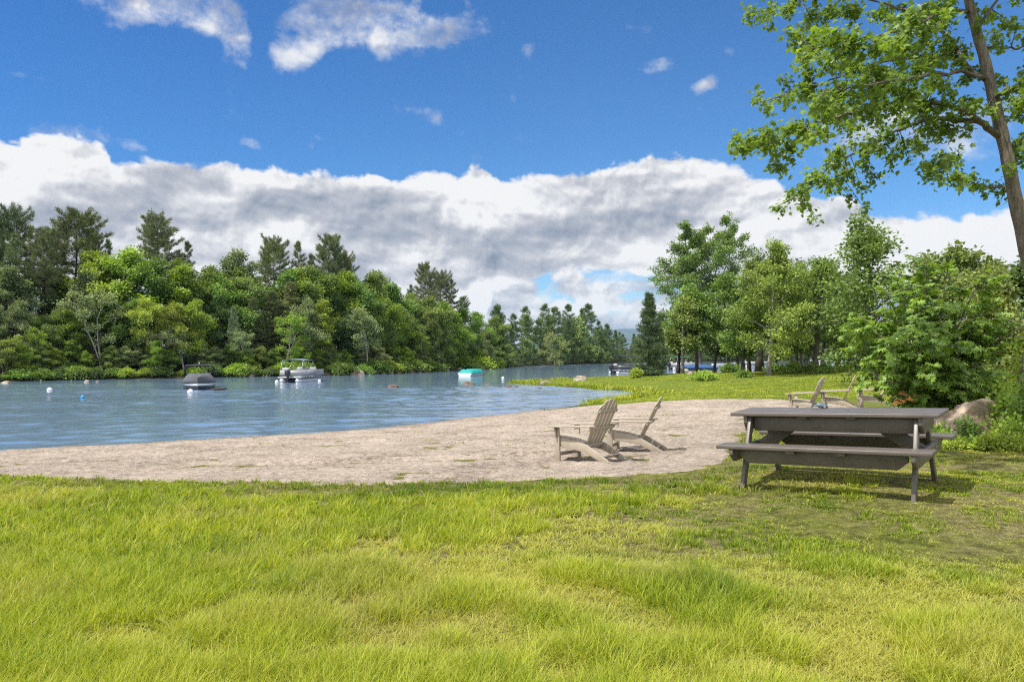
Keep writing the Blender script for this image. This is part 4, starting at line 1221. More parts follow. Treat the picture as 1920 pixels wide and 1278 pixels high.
def picnic_table():
    x, y = 3.428, 7.838
    t = place('picnic_table', 'grey-brown picnic table with attached benches on the grass beside the sand', 'picnic table', (x, y, .0015), (.031, -.0389, -.6583))
    L, Lb, tw, bi, bo = 1.0, 1.0, .345, .53, .78
    mb = MB()
    for v0, v1 in [(-tw, -.117), (-.113, .113), (.117, tw)]:
        mb.box((0, (v0 + v1) / 2, .752), (2 * L, v1 - v0, .038))
    tp = mb.build('tabletop', M['table'], t, bevel=.006)
    MB().tube([(.12, .0, .7705), (.12, .0, .7725)], [.028, .028], 20).build('umbrella_hole_disc', M['black'], tp)  # black disc on the tabletop paints the hole's dark inside
    for s in (-1, 1):
        MB().box((0, s * (bi + bo) / 2, .452), (2 * Lb, bo - bi, .038)).build('bench_seat', M['table'], t, bevel=.006)
        MB().prism([(-.79, .428), (.79, .428), (.79, .36), (.70, .285), (-.70, .285), (-.79, .36)], s * (.645 if s > 0 else .665) - .018, s * (.645 if s > 0 else .665) + .018, 'y').build('bench_apron', M['table'], t, bevel=.004)
        MB().box((0, s * .215, .645), (1.56, .036, .15)).build('table_apron', M['table'], t, bevel=.004)
        e = MB()
        e.prism([(-.32, .732), (.32, .732), (.32, .66), (.26, .575), (-.26, .575), (-.32, .66)], s * .845 - .019, s * .845 + .019, 'x')
        e.build('top_crosspiece', M['table'], t, bevel=.004)
        e = MB().prism([(-.77, .432), (.77, .432), (.77, .375), (.69, .30), (-.69, .30), (-.77, .375)], s * .845 - .019, s * .845 + .019, 'x')
        cp = e.build('bench_crosspiece', M['table'], t, bevel=.004)
        for v in (-.43, -.36, .36, .43): MB().tube([(s * .864, v, .37), (s * .869, v, .37)], .010, 8).build('bolt', M['steel'], cp)
        for w in (-1, 1):
            MB().beam((s * .805, w * .235, .735), (s * .805, w * .60, -.04), .038, .09, (1, 0, 0)).build('leg', M['table'], t, bevel=.004)
        MB().beam((s * .80, 0, .36), (s * .30, 0, .722), .036, .14, (0, 1, 0)).build('brace', M['table'], t, bevel=.004)
    for u in (-.25, .22):
        for v in (0,): MB().box((u, v, .7195), (.09, .62, .024)).build('batten', M['table'], t, bevel=.003)
        for w in (-1, 1): MB().box((u, w * (bi + bo) / 2, .4175), (.09, .22, .026)).build('batten', M['table'], t, bevel=.003)
    return t


TABLE = picnic_table()


def chair_meshes():
    P = []
    A = lambda n, mb, b=.004: P.append((n, mb.build(n, M['chair'], link=False, bevel=b)))
    for s in (-1, 1):
        A('front_leg', MB().box((s * .285, .40, .27), (.032, .10, .54)))
        A('side_rail', MB().prism([(.45, .385), (.10, .345), (-.14, .275), (-.52, .05), (-.56, 0), (-.42, 0), (-.12, .15), (.45, .245)], s * .25 - .016, s * .25 + .016, 'x'))
        mb = MB().prism([(s * .225, .50), (s * .385, .50), (s * .39, .10), (s * .365, -.30), (s * .30, -.36), (s * .25, -.30), (s * .235, .1)], .545, .572, 'z')
        mb.prism([(.345, .544), (.345, .38), (.315, .38), (.315, .40), (.30, .544)] if s > 0 else [(-.345, .544), (-.345, .38), (-.315, .38), (-.315, .40), (-.30, .544)], .385, .41, 'y')
        A('armrest', mb)
    mb = MB()
    ys = np.linspace(.445, -.10, 7)
    for a, b in zip(ys[:-1], ys[1:]):
        za, zb = [np.interp(q, [-.14, .10, .45], [.287, .357, .397]) for q in (a, b)]
        mb.beam((0, a - .004, za), (0, b + .004, zb), .50, .022, (1, 0, 0))
    A('seat', mb, .003)
    # fanned back with an arched top
    mb = MB(); n = 5
    for i in range(n):
        c = (i - (n - 1) / 2)
        xb = c * .088; xt = c * .108
        Lb = .86 - .012 * c * c
        d = np.array([xt - xb, -.38, .73]); d /= np.linalg.norm(d)
        b = np.array([xb, -.085, .215])
        nrm = np.array([0, .887, .461]); nrm -= d * nrm.dot(d); nrm /= np.linalg.norm(nrm); sd = np.cross(d, nrm)
        wb, wt = .035, .044
        h = lambda u: Lb - .045 * ((c + u * .5) / 2.5) ** 2 * 2.2
        prof = [(-wb, 0), (wb, 0), (wt, h(1)), (0, h(0) + .002), (-wt, h(-1))]
        V = []
        for z in (-.011, .011):
            V += [b + sd * p * (-1) + d * q + nrm * z for p, q in prof]
        k = 5; F4 = [[j, (j + 1) % k, (j + 1) % k + k, j + k] for j in range(k)]
        mb.add(V, [[0, 1, 2], [0, 2, 3], [0, 3, 4], [5, 7, 6], [5, 8, 7], [5, 9, 8]], F4)
    A('backrest', mb, .003)
    up = lambda q: np.array([0, -.085 - .4617 * q - .026, .215 + .887 * q - .014])
    for q, w, hh in ((.045, .46, .07), (.36, .72, .05), (.66, .50, .05)):
        c = up(q); A('back_rail', MB().beam(c + [-w / 2, 0, 0], c + [w / 2, 0, 0], hh, .024, (0, -.4617, .887)))
    A('stretcher', MB().box((0, .40, .11), (.54, .028, .055)))
    A('stretcher', MB().beam((-.235, -.40, .085), (.235, -.40, .085), .06, .026, (0, -.8, .5)))
    return P


CH = chair_meshes()


def chair(px, py, yaw, label, d=None, sc_=1.):
    """stand a chair with the foot of its near front leg at a photo pixel"""
    if d is None: x, y, z = hit(px, py)
    else: x, y = (px - 960) / FPX * d, d
    c, s = math.cos(yaw), math.sin(yaw)
    lx, ly = (-.285, .40)
    ox, oy = x - (lx * c - ly * s) * sc_, y - (lx * s + ly * c) * sc_
    # rest on the four feet
    pts = [(-.285, .4), (.285, .4), (-.25, -.5), (.25, -.5)]
    W = [(ox + (a * c - b * s) * sc_, oy + (a * s + b * c) * sc_) for a, b in pts]
    h = [float(sfun(np.array([p]), np.array([q]))[0]) for p, q in W]
    zf, zb = (h[0] + h[1]) / 2, (h[2] + h[3]) / 2
    pit = math.atan2(zf - zb, .9 * sc_)
    t = place('adirondack_chair', label, 'chair', (ox, oy, (zf + zb) / 2 - .012 - .05 * math.sin(pit) * 0), (pit, 0, yaw), 'adirondack chairs on the sand')
    t.scale = (sc_,) * 3
    for n, me in CH: ob(n, me, t)
    return t


chair(1046, 866, R(50), 'tan wooden adirondack chair in front, its slatted back towards the water camera side', sc_=.92)['label'] = 'tan adirondack chair nearer of the front pair on the sand, broad slatted back visible'
chair(1144, 848, R(70), 'tan adirondack chair of the front pair seen almost edge-on, right of its neighbour', sc_=.92)
chair(1483, 0, R(52), 'tan adirondack chair behind the picnic table, farther left of the back row', d=21.2, sc_=1.)
chair(1545, 0, R(62), 'tan adirondack chair in the back row partly covered by the oak bush', d=21.5, sc_=1.)
chair(1616, 0, R(70), 'tan adirondack chair almost hidden in the oak bush, only its armrest showing', d=21.8, sc_=1.)


def toy_fish():
    t = thing('toy_fish', 'small blue-grey toy fish lying on the picnic table', 'toy', (0, 0, 0))
    mb = MB()
    s = np.linspace(0, 1, 14)
    pts = np.stack([-.07 + .15 * s, 0 * s, .028 + .006 * np.sin(s * 5)], 1)
    prof = np.interp(s, [0, .15, .45, .75, .92, 1], [.006, .012, .026, .028, .02, .006])
    mb.tube(pts, prof, 10)
    body = mb.build('body', simple('blue_grey_rubber', (.10, .155, .19), .45, .2, 40), t, smooth=True)
    MB().prism([(-.066, .03), (-.10, .068), (-.092, .03), (-.098, .006)], -.003, .003, 'y').build('tail_fin', M['fin'], t)
    MB().prism([(-.01, .05), (.0, .07), (.03, .055)], -.003, .003, 'y').build('back_fin', M['fin'], t)
    MB().prism([(.02, .012), (.045, .0), (.05, .012), (.04, .03)], -.03, .03, 'y').build('belly', M['belly'], t)
    w = Matrix.Translation(TABLE.location) @ TABLE.rotation_euler.to_matrix().to_4x4()
    p = w @ Vector((-.20, .20, .7725))
    t.location = p; t.rotation_euler = (0, 0, R(-6))


M['fin'] = simple('blue_grey_fin', (.07, .11, .14), .5)
M['belly'] = simple('pinkish_belly', (.32, .2, .17), .5)
toy_fish()

# ------------------------------------------------------------------ boulders and stones
def stone_mesh(seed, flat=.6, sub=4):
    bm = bmesh.new(); bmesh.ops.create_icosphere(bm, subdivisions=sub, radius=1)
    rg = np.random.default_rng(seed)
    V = np.array([v.co for v in bm.verts])
    pl = rg.normal(size=(9, 3)); pl /= np.linalg.norm(pl, axis=1)[:, None]; dd = rg.uniform(.62, .95, 9)
    r = np.ones(len(V))
    for p, q in zip(pl, dd):
        k = V @ p; r = np.where(k > .05, np.minimum(r, q / np.maximum(k, .05)), r)
    n = fbm(V[:, 0] * 1.6 + 5 + V[:, 2], V[:, 1] * 1.6 + V[:, 2] * 1.3, seed, 5)
    n2 = fbm(V[:, 0] * 7 + V[:, 2] * 5, V[:, 1] * 7 - V[:, 2] * 4, seed + 3, 3)
    V = V * (r * (1 + .35 * (n - .5) + .09 * (n2 - .5)))[:, None]
    V[:, 2] *= flat
    for v, c in zip(bm.verts, V): v.co = c
    me = bpy.data.meshes.new('boulder'); bm.to_mesh(me); bm.free()
    me.polygons.foreach_set('use_smooth', np.ones(len(me.polygons), bool)); me.materials.append(M['rock'])
    return me


ST = [stone_mesh(600 + k, [.6, .5, .7, .55, .45, .65][k], 3) for k in range(6)]


def stone(name, label, px, pyb, w, h, d=None, water=False, col=(1, 1, 1), group=None, me=None, rz=None, depth=1.):
    if water:
        x, y = PW(px, pyb); z = ZW
    elif d: x, y = (px - 960) / FPX * d, d; z = gz(x, y)
    else: x, y, z = hit(px, pyb, 8)
    W = w / FPX * y / 2; Hh = h / FPX * y
    k = abs(hash((px, pyb))) % 6
    me = me or ST[int(px * 7 + pyb) % 6]
    top = max(v.co.z for v in me.vertices)
    o = ob(name, me, None, (x, y + W * depth * .5, z - .25 * Hh), col)
    o.scale = (W * 1.05, W * depth, 1.25 * Hh / top); o.rotation_euler = (0, 0, (px * 1.7) % 6.28 if rz is None else rz)
    return tag(o, label, 'rock', group)


stone('boulder', 'large grey granite boulder with a flat top behind the picnic table', 1838, 800, 186, 72, d=13.5, me=stone_mesh(623, .4, 5), rz=.1, depth=.6, col=(1.25, 1.12, 1.))
for px, pb, w, h, lab, c in [(736, 726, 24, 7, 'brown rock breaking the water below the boulder row', .75), (878, 720, 26, 7, 'brown rock in the water below the turquoise covered boat', .6), (953, 726.5, 17, 6, 'dark rounded rock in the water left of the spit', .6), (968, 725.5, 9, 3.5, 'small flat rock just right of the dark rounded rock', .6), (914, 720, 10, 2.5, 'low dark rock barely above the water', .6), (1012, 728.5, 10, 3, 'small dark stone in the cove', .5), (1064, 726, 12, 4, 'flat dark stone at the far edge of the cove', .5)]:
    stone('rock', lab, px, pb, w, h * .8, water=True, col=(c * .7, c * .58, c * .48), group='rocks in the water')
for px, pb, w, h, lab in [(9, 718.5, 18, 5, 'flat grey rock in the water at the left end of the far bank'), (160, 716.5, 13, 5, 'grey rock off the far bank above the blue buoy'), (182, 716, 7, 3, 'small pale stone right of the grey rock off the far bank')]:
    stone('rock', lab, px, pb, w, h, water=True, group='rocks in the water')
for px, pb, w, h, d, lab in [(1024, 720, 26, 10, 0, 'grey rock on the spit at the edge of the cove'), (1087, 713, 36, 13, 0, 'long pale rock lying in the grass of the spit'), (1297, 701, 18, 8, 0, 'pale stone in front of the blue covered boat'), (1330, 699, 10, 8, 0, 'pale stone right of the thick grey trunk')]:
    stone('rock', lab, px, pb, w, h * .7, col=(.9, .86, .82), group='rocks on the grassy spit')
BL = []
brg = np.random.default_rng(44)
for px in [395, 472, 500, 612, 628, 645, 662, 676, 690, 704, 718, 731, 744, 757, 770, 783, 797, 806, 822, 840, 862, 886, 905]:
    w = brg.uniform(11, 22) if 610 < px < 790 else brg.uniform(8, 13)
    d = shore_d(px) + brg.uniform(-.3, .5)
    h = w * brg.uniform(.35, .55)
    s = stone('boulder', '', px, px * .37, w, h, d=d, col=(1.05, .98, .92), group='boulders along the far waterline')
    s.location.z = ZW - .1; s.location.y = d
    BL.append((s, px, ('rounded grey boulder' if 610 < px < 790 else 'pale shoreline stone') + ' ' + zone(px)))
single_out(BL)

# ------------------------------------------------------------------ boats
def paint(name, c, r=.3, metal=0.): return simple(name, c, r, .05, 3., 0, metal)


M.update(hull_white=paint('white_gelcoat', (.72, .73, .74), .25), hull_dark=paint('dark_gelcoat', (.02, .024, .035), .2), cov_grey=simple('grey_canvas', (.07, .074, .085), .85, .15, 5., .02), can_black=simple('black_canvas', (.02, .022, .03), .8, .15, 6.),
         can_slate=simple('slate_blue_canvas', (.12, .16, .23), .8, .1, 6.), can_teal=simple('turquoise_canvas', (.0, .27, .25), .7, .12, 5., .02), can_green=simple('sea_green_canvas', (.08, .25, .2), .75, .1), can_dkgreen=simple('dark_green_canvas', (.03, .12, .11), .75, .1), can_blue=simple('royal_blue_canvas', (.02, .075, .2), .7, .12, 5., .02), can_sky=simple('pale_blue_canvas', (.25, .38, .55), .8, .1), can_red=simple('red_canvas', (.45, .03, .03), .7, .1),
         alu=paint('brushed_aluminium', (.6, .61, .63), .35, .6), panel=paint('grey_fence_panel', (.33, .335, .35), .4), panel_dark=paint('charcoal_fence_panel', (.045, .048, .06), .35), tan=paint('beige_fence_panel', (.42, .4, .33), .4), seat=paint('grey_vinyl', (.4, .4, .42), .5), engine=paint('outboard_black', (.025, .027, .035), .3), stripe=paint('graphite_stripe', (.1, .1, .11), .4), teal_stripe=paint('teal_stripe', (.02, .2, .17), .3), glass=paint('smoked_glass', (.04, .05, .06), .08))


def loft(rows, close=True):
    n, k = len(rows), len(rows[0])
    V = np.array(rows).reshape(-1, 3)
    F = [[i * k + j, i * k + j + 1, (i + 1) * k + j + 1, (i + 1) * k + j] for i in range(n - 1) for j in range(k - 1)]
    return V, F


def bimini(t, y0, y1, w, z0, z1, canopy, frame, arch=.08, legs=2, thin=.03, name='canopy'):
    rows = []; rows2 = []
    for y in np.linspace(y0, y1, 7):
        e = .05 * math.cos(PI * (y - (y0 + y1) / 2) / (y1 - y0))
        rows.append([(x, y, z1 + arch * (1 - (2 * x / w) ** 2) + e) for x in np.linspace(-w / 2, w / 2, 9)])
    mb = MB(); V, F = loft(rows); mb.add(V, None, F); V2 = V - [0, 0, thin]; mb.add(V2, None, [f[::-1] for f in F])
    for edge in ([r[0] for r in rows], [r[-1] for r in rows], rows[0], rows[-1]):
        e = np.array(edge); mb.add(np.vstack([e, e - [0, 0, thin]]), None, [[i, i + 1, i + 1 + len(e), i + len(e)] for i in range(len(e) - 1)])
    mb.build(name, M[canopy], t, smooth=False)
    for s in (-1, 1):
        fr = MB(); x = s * w / 2 * .97
        m = (y0 + y1) / 2
        fr.tube([(x, m - .1, z0), (x, y0 + .05, z1)], .022, 6); fr.tube([(x, m + .1, z0), (x, y1 - .05, z1)], .022, 6); fr.tube([(x, y0 - .3, z0), (x, y0 + .02, z1 - .02)], .016, 5)
        fr.build('canopy_pole', M[frame], t)


def outboard(t, y, z, s=1.):
    mb = MB(); mb.box((0, y - .22 * s, z + .45 * s), (.34 * s, .5 * s, .5 * s)); mb.build('outboard_motor', M['engine'], t, bevel=.08 * s)
    mb = MB(); mb.box((0, y - .2 * s, z - .05), (.14 * s, .22 * s, .7 * s)); mb.build('motor_leg', M['engine'], t, bevel=.03)


def runabout(name, label, pos, yaw, L, B, fb, hull, cover=None, canopy=None, band=None, windshield=False, canz=1.5, coverh=.35, motor=False, hoop=0, bottom=None):
    t = thing(name, label, 'boat', (pos[0], pos[1], ZW), yaw, 'boats on the water')
    S = np.linspace(0, 1, 15)
    b = lambda s: B / 2 * (1 - max(0, (s - .45) / .55) ** 2.3) * (.94 + .06 * min(1, s / .2)) + .015
    sh = lambda s: fb * (1 + .28 * s * s)
    rows = []
    for s in S:
        y = (s - .5) * L; kz = -.28 + .55 * max(0, (s - .7) / .3) ** 2 * fb; bb = b(s); H = sh(s)
        half = [(0, y, kz), (bb * .62, y, kz + .1), (bb * .9, y, .12 + .12 * s), (bb * .96, y, H * .72), (bb, y, H)]
        rows.append([(-p[0], p[1], p[2]) for p in half[:0:-1]] + half)
    mb = MB(); V, F = loft(rows); mb.add(V, None, F)
    k = len(rows[0]); mb.add(np.array(rows[0]), None, None); q = mb.n - k
    mb.F3.append(np.array([[q, q + j, q + j + 1] for j in range(1, k - 1)]))
    mb.build('hull', M[hull], t, smooth=False)
    if band:
        mb = MB()
        for s_ in (-1, 1):
            rr = [[(s_ * (b(s) * 1.0 + .012), (s - .5) * L, sh(s) * .98), (s_ * (b(s) * .985 + .012), (s - .5) * L, sh(s) * .72)] for s in S]
            V, F = loft(rr); mb.add(V, None, F)
        mb.build('hull_stripe', M[band], t)
    # deck or canvas cover
    rows = []
    for s in S:
        y = (s - .5) * L; bb = b(s) * 1.02; H = sh(s) + .01
        if cover: hump = coverh * min(1, s / .12) ** .5 * (1 - .5 * max(0, (s - .45) / .55) ** 2) * (1 + .12 * math.sin(s * 17))
        else: hump = .05
        rows.append([(x * bb, y, H + hump * (1 - abs(x) ** 3.6) * (1 - .2 * math.exp(-(x / .28) ** 2)) * (1 + .1 * math.sin(9 * x + s * 4))) for x in np.linspace(-1, 1, 11)])
    mb = MB(); V, F = loft(rows); mb.add(V, None, F)
    mb.add(np.array(rows[0]), None, None); q = mb.n - 11; mb.F3.append(np.array([[q, q + j, q + j + 1] for j in range(1, 10)]))
    mb.build('canvas_cover' if cover else 'deck', M[cover or hull], t, smooth=True)
    if cover:
        mb = MB()
        for s_ in (-1, 1):
            V, F = loft([[(s_ * (b(s) * 1.02 + .004), (s - .5) * L, sh(s) + .02), (s_ * (b(s) * 1.0 + .016), (s - .5) * L, sh(s) * .86)] for s in S]); mb.add(V, None, F)
        mb.build('cover_skirt', M[cover], t)
    if windshield:
        rows = []
        for x in np.linspace(-1, 1, 9):
            y = L * .12 - .5 * x * x; rows.append([(x * B * .4, y, fb + .06), (x * B * .36, y - .3, fb + .5)])
        mb = MB(); V, F = loft(rows); mb.add(V, None, F); mb.build('windshield', M['glass'], t)
    if canopy: bimini(t, -.25 * L, .02 * L, B * .9, fb, canz, canopy, 'can_black', .1)
    if hoop:
        w = B * .46; y = -.08 * L
        pts = [(-w, y - .1, fb), (-w, y, hoop * .8), (-w * .93, y, hoop * .96), (-w * .5, y, hoop * 1.02), (0, y, hoop * 1.04), (w * .5, y, hoop * 1.02), (w * .93, y, hoop * .96), (w, y, hoop * .8), (w, y - .1, fb)]
        MB().tube(pts, .045, 8).build('tower_hoop', M['can_black'], t, smooth=True)
        bimini(t, y - .55, y + .35, w * 1.9, fb + .5, hoop * .99, 'can_black', 'can_black', .05, thin=.09)
        MB().tube([(0, y, hoop * 1.04), (0, y, hoop * 1.04 + .16)], [.02, .03], 6).build('mast_light', M['hull_white'], t)
    if bottom:
        rr = []
        for s in S:
            y = (s - .5) * L; bb = b(s) * .96 + .012
            rr.append([(-bb * 1.0, y, .2 + .12 * s), (-bb * .97, y, -.1), (0, y + .02 * s, -.3 + .3 * max(0, (s - .7) / .3) ** 2), (bb * .97, y, -.1), (bb * 1.0, y, .2 + .12 * s)])
        mb = MB(); V, F = loft(rr); mb.add(V, None, F); mb.build('hull_bottom', M[bottom], t)
    if motor: outboard(t, -L / 2, .2)
    return t


def pontoon(name, label, pos, yaw, L, B, panel, canopy, canz=2.35, cover=None, stripe=None, skirt='hull_dark', ztop=None, group='boats on the water', fr='alu'):
    t = thing(name, label, 'boat', (pos[0], pos[1], ZW if ztop is None else ztop), yaw, group)
    for s in (-1, 1):
        y = np.linspace(-L / 2, L / 2, 12)
        MB().tube(np.stack([0 * y + s * B * .33, y, .1 + .22 * np.clip((y / L * 2 - .75) / .25, 0, 1) ** 2], 1), .3 * np.interp(y / L * 2, [-1, -.95, .7, .9, 1], [.6, 1, 1, .7, .12]), 14).build('float_tube', M['alu'], t, smooth=True)
    MB().box((0, 0, .44), (B, L * .97, .09)).build('deck', M['alu'], t, bevel=.01)
    sk = MB()
    for s in (-1, 1):
        for k in range(9): sk.box((s * (B / 2 + .004), -L * .42 + k * L * .84 / 8, .44), (.012, L * .065, .06))
    sk.build('deck_slots', M[skirt], t)
    f = MB(); z0, h = .58, .5
    for s in (-1, 1): f.box((s * (B / 2 - .06), .02 * L, z0 + h / 2), (.04, L * .88, h))
    f.box((0, L * .46, z0 + h / 2), (B - .12, .04, h)); f.box((0, -L * .42, z0 + h / 2), (B - .12, .04, h))
    f.build('fence_panel', M[panel], t)
    if stripe:
        g = MB()
        for s in (-1, 1):
            for k, (a, bb) in enumerate([(-.1, .2), (-.02, .28), (.08, .36)]):
                g.prism([(L * a, z0 + .1), (L * a + .16, z0 + .1), (L * bb, z0 + .55), (L * bb - .08, z0 + .55)], s * (B / 2 - .036) - .006, s * (B / 2 - .036) + .006, 'x')
        g.build('panel_graphic', M[stripe], t)
    r = MB()
    for s in (-1, 1): r.tube([(s * (B / 2 - .06), -L * .42, z0 + h + .03), (s * (B / 2 - .06), L * .46, z0 + h + .03)], .022, 6)
    r.build('rail', M[fr], t)
    if cover:
        rows = [[(x * B * .52, y, z0 + h + .06 + (.3 if abs(y) < L * .4 else .05) * (1 - abs(x) ** 3) * (1 + .12 * math.sin(y * 3))) for x in np.linspace(-1, 1, 9)] for y in np.linspace(-L * .45, L * .47, 14)]
        mb = MB(); V, F = loft(rows); mb.add(V, None, F)
        for s in (0, -1):
            e = np.array([q[s] for q in rows]); mb.add(np.vstack([e, e - [0, 0, .2]]), None, [[i, i + 1, i + 1 + len(e), i + len(e)] for i in range(len(e) - 1)])
        mb.build('canvas_cover', M[cover], t, smooth=True)
    else:
        for k, (x, y, w, l) in enumerate([(-B * .3, L * .3, .6, 1.4), (B * .3, L * .3, .6, 1.4), (-B * .28, -L * .28, .7, 1.2), (B * .25, -L * .02, .6, .6)]):
            mb = MB(); mb.box((x, y, .72), (w, l, .4)); mb.box((x, y - l / 2 + .1, 1.1), (w, .18, .45)); mb.build('seat', M['seat'], t, bevel=.06)
    if canopy: bimini(t, -L * .36, L * .06, B * .92, z0 + h, canz, canopy, fr, .1)
    outboard(t, -L / 2, .35, 1.15)
    return t


def at(px, py): return PW(px, py)


runabout('motor_boat', 'white motorboat under a grey cover with black canopy hoop, bow towards the beach', (at(357, 730)[0], at(357, 730)[1] + 1.5), R(201), 5.4, 2.25, .52, 'hull_white', 'cov_grey', None, 'hull_dark', coverh=.6, hoop=1.72, bottom='hull_dark')
p0 = at(530, 718); p1 = at(594, 711.5)
pontoon('pontoon_boat', 'grey pontoon boat with a slate blue canopy moored off the far bank', ((p0[0] + p1[0]) / 2 + .1, (p0[1] + p1[1]) / 2), math.atan2(-(p1[0] - p0[0]), p1[1] - p0[1]) - .1, 5.3, 2.3, 'panel', 'can_slate', 2.0, stripe='stripe')
p = at(886, 704.5)
runabout('motor_boat', 'white speedboat under a bright turquoise cover', (p[0], p[1] + 1.6), R(-22), 4.8, 1.9, .34, 'hull_white', 'can_teal', None, 'teal_stripe', coverh=.46)
p = at(1176, 700.5)
pontoon('pontoon_boat', 'black pontoon boat with outboard motor beside the cone-shaped pine', (p[0] + .9, p[1] + 1.), R(-62), 6.5, 2.5, 'panel_dark', 'can_black', 2.3, fr='engine')
p = at(1282, 692.5)
pontoon('pontoon_boat', 'pontoon boat with a sea green canopy moored behind the pines', (p[0], p[1]), R(-70), 5.2, 2.4, 'panel', 'can_green', 2.1)
x_, y_ = (1308 - 960) / FPX * 80., 80.
pontoon('pontoon_boat', 'beige pontoon boat with a royal blue cover behind the thick grey trunk', (x_, y_), R(-80), 3.7, 2.4, 'tan', None, cover='can_blue', ztop=max(ZW, gz(x_, y_) - .2), skirt='tan')
p = at(1362, 688)
runabout('motor_boat', 'white boat with a dark green canopy glimpsed between the trunks', (p[0], p[1]), R(-75), 5.5, 2.2, .65, 'hull_white', None, 'can_dkgreen', canz=1.75, windshield=True)
p = at(1418, 688)
pontoon('pontoon_boat', 'white pontoon boat with a pale blue canopy seen left of the slim pale trunk', (p[0], p[1]), R(-78), 5.6, 2.4, 'panel', 'can_sky', 2.3)
p = at(1506, 686)
runabout('motor_boat', 'dark boat with a raked windshield behind the shrubs', (p[0], p[1]), R(-80), 5.8, 2.2, .75, 'hull_dark', None, None, windshield=True)
p = at(1538, 684)
pontoon('pontoon_boat', 'boat with a red canopy behind the dark trunks', (p[0], p[1]), R(-80), 5.5, 2.4, 'panel', 'can_red', 2.0)
p = at(1563, 687)
runabout('motor_boat', 'low silver boat at the right end of the moored row', (p[0], p[1]), R(-82), 5.2, 2.1, .75, 'hull_white', None, None, windshield=False)

# mooring buoys
M['buoy'] = paint('white_buoy', (.75, .74, .72), .35); M['buoy_blue'] = paint('blue_buoy', (.02, .25, .6), .35); M['buoy_band'] = paint('orange_band', (.5, .14, .05), .4)


def buoy(label, px, pyb, dpx, mat='buoy', fit='buoy_band'):
    x, y = PW(px, pyb); r = dpx / FPX * y / 2
    t = thing('mooring_buoy', label, 'buoy', (x, y, ZW), 0, 'mooring buoys')
    bm = bmesh.new(); bmesh.ops.create_uvsphere(bm, u_segments=20, v_segments=14, radius=r)
    me = bpy.data.meshes.new('float'); bm.to_mesh(me); bm.free(); me.materials.append(M[mat])
    me.polygons.foreach_set('use_smooth', np.ones(len(me.polygons), bool))
    f = ob('float', me, t, (0, 0, r * .35))
    MB().tube([(0, 0, r * 1.25), (0, 0, r * 1.55)], [r * .22, r * .16], 10).build('mooring_eye', M[fit], t)
    return t


buoy('white ball buoy floating off the bow of the covered motorboat', 357, 736.5, 11)
buoy('white buoy with an orange tip, alone on the left of the water', 93, 732.5, 9.5)
buoy('small blue buoy below the lone white buoy', 155, 746, 7.5, 'buoy_blue', 'buoy_blue')
buoy('white buoy at the bow of the grey pontoon boat', 599, 715.5, 6)
buoy('white buoy at the stern of the grey pontoon boat', 519, 717, 7)
buoy('small white buoy between the turquoise covered boat and the spit', 943, 709.5, 5.5)
x, y = PW(407, 731)
mb = MB().tube([(-.55, 0, -.02), (-.1, .05, .06), (.4, .1, .1), (.62, .12, .05)], [.05, .1, .09, .03], 7)
o = mb.build('driftwood', M['bark_dark'], smooth=True); o.location = (x, y, ZW); tag(o, 'dark floating driftwood just right of the covered motorboat', 'driftwood')
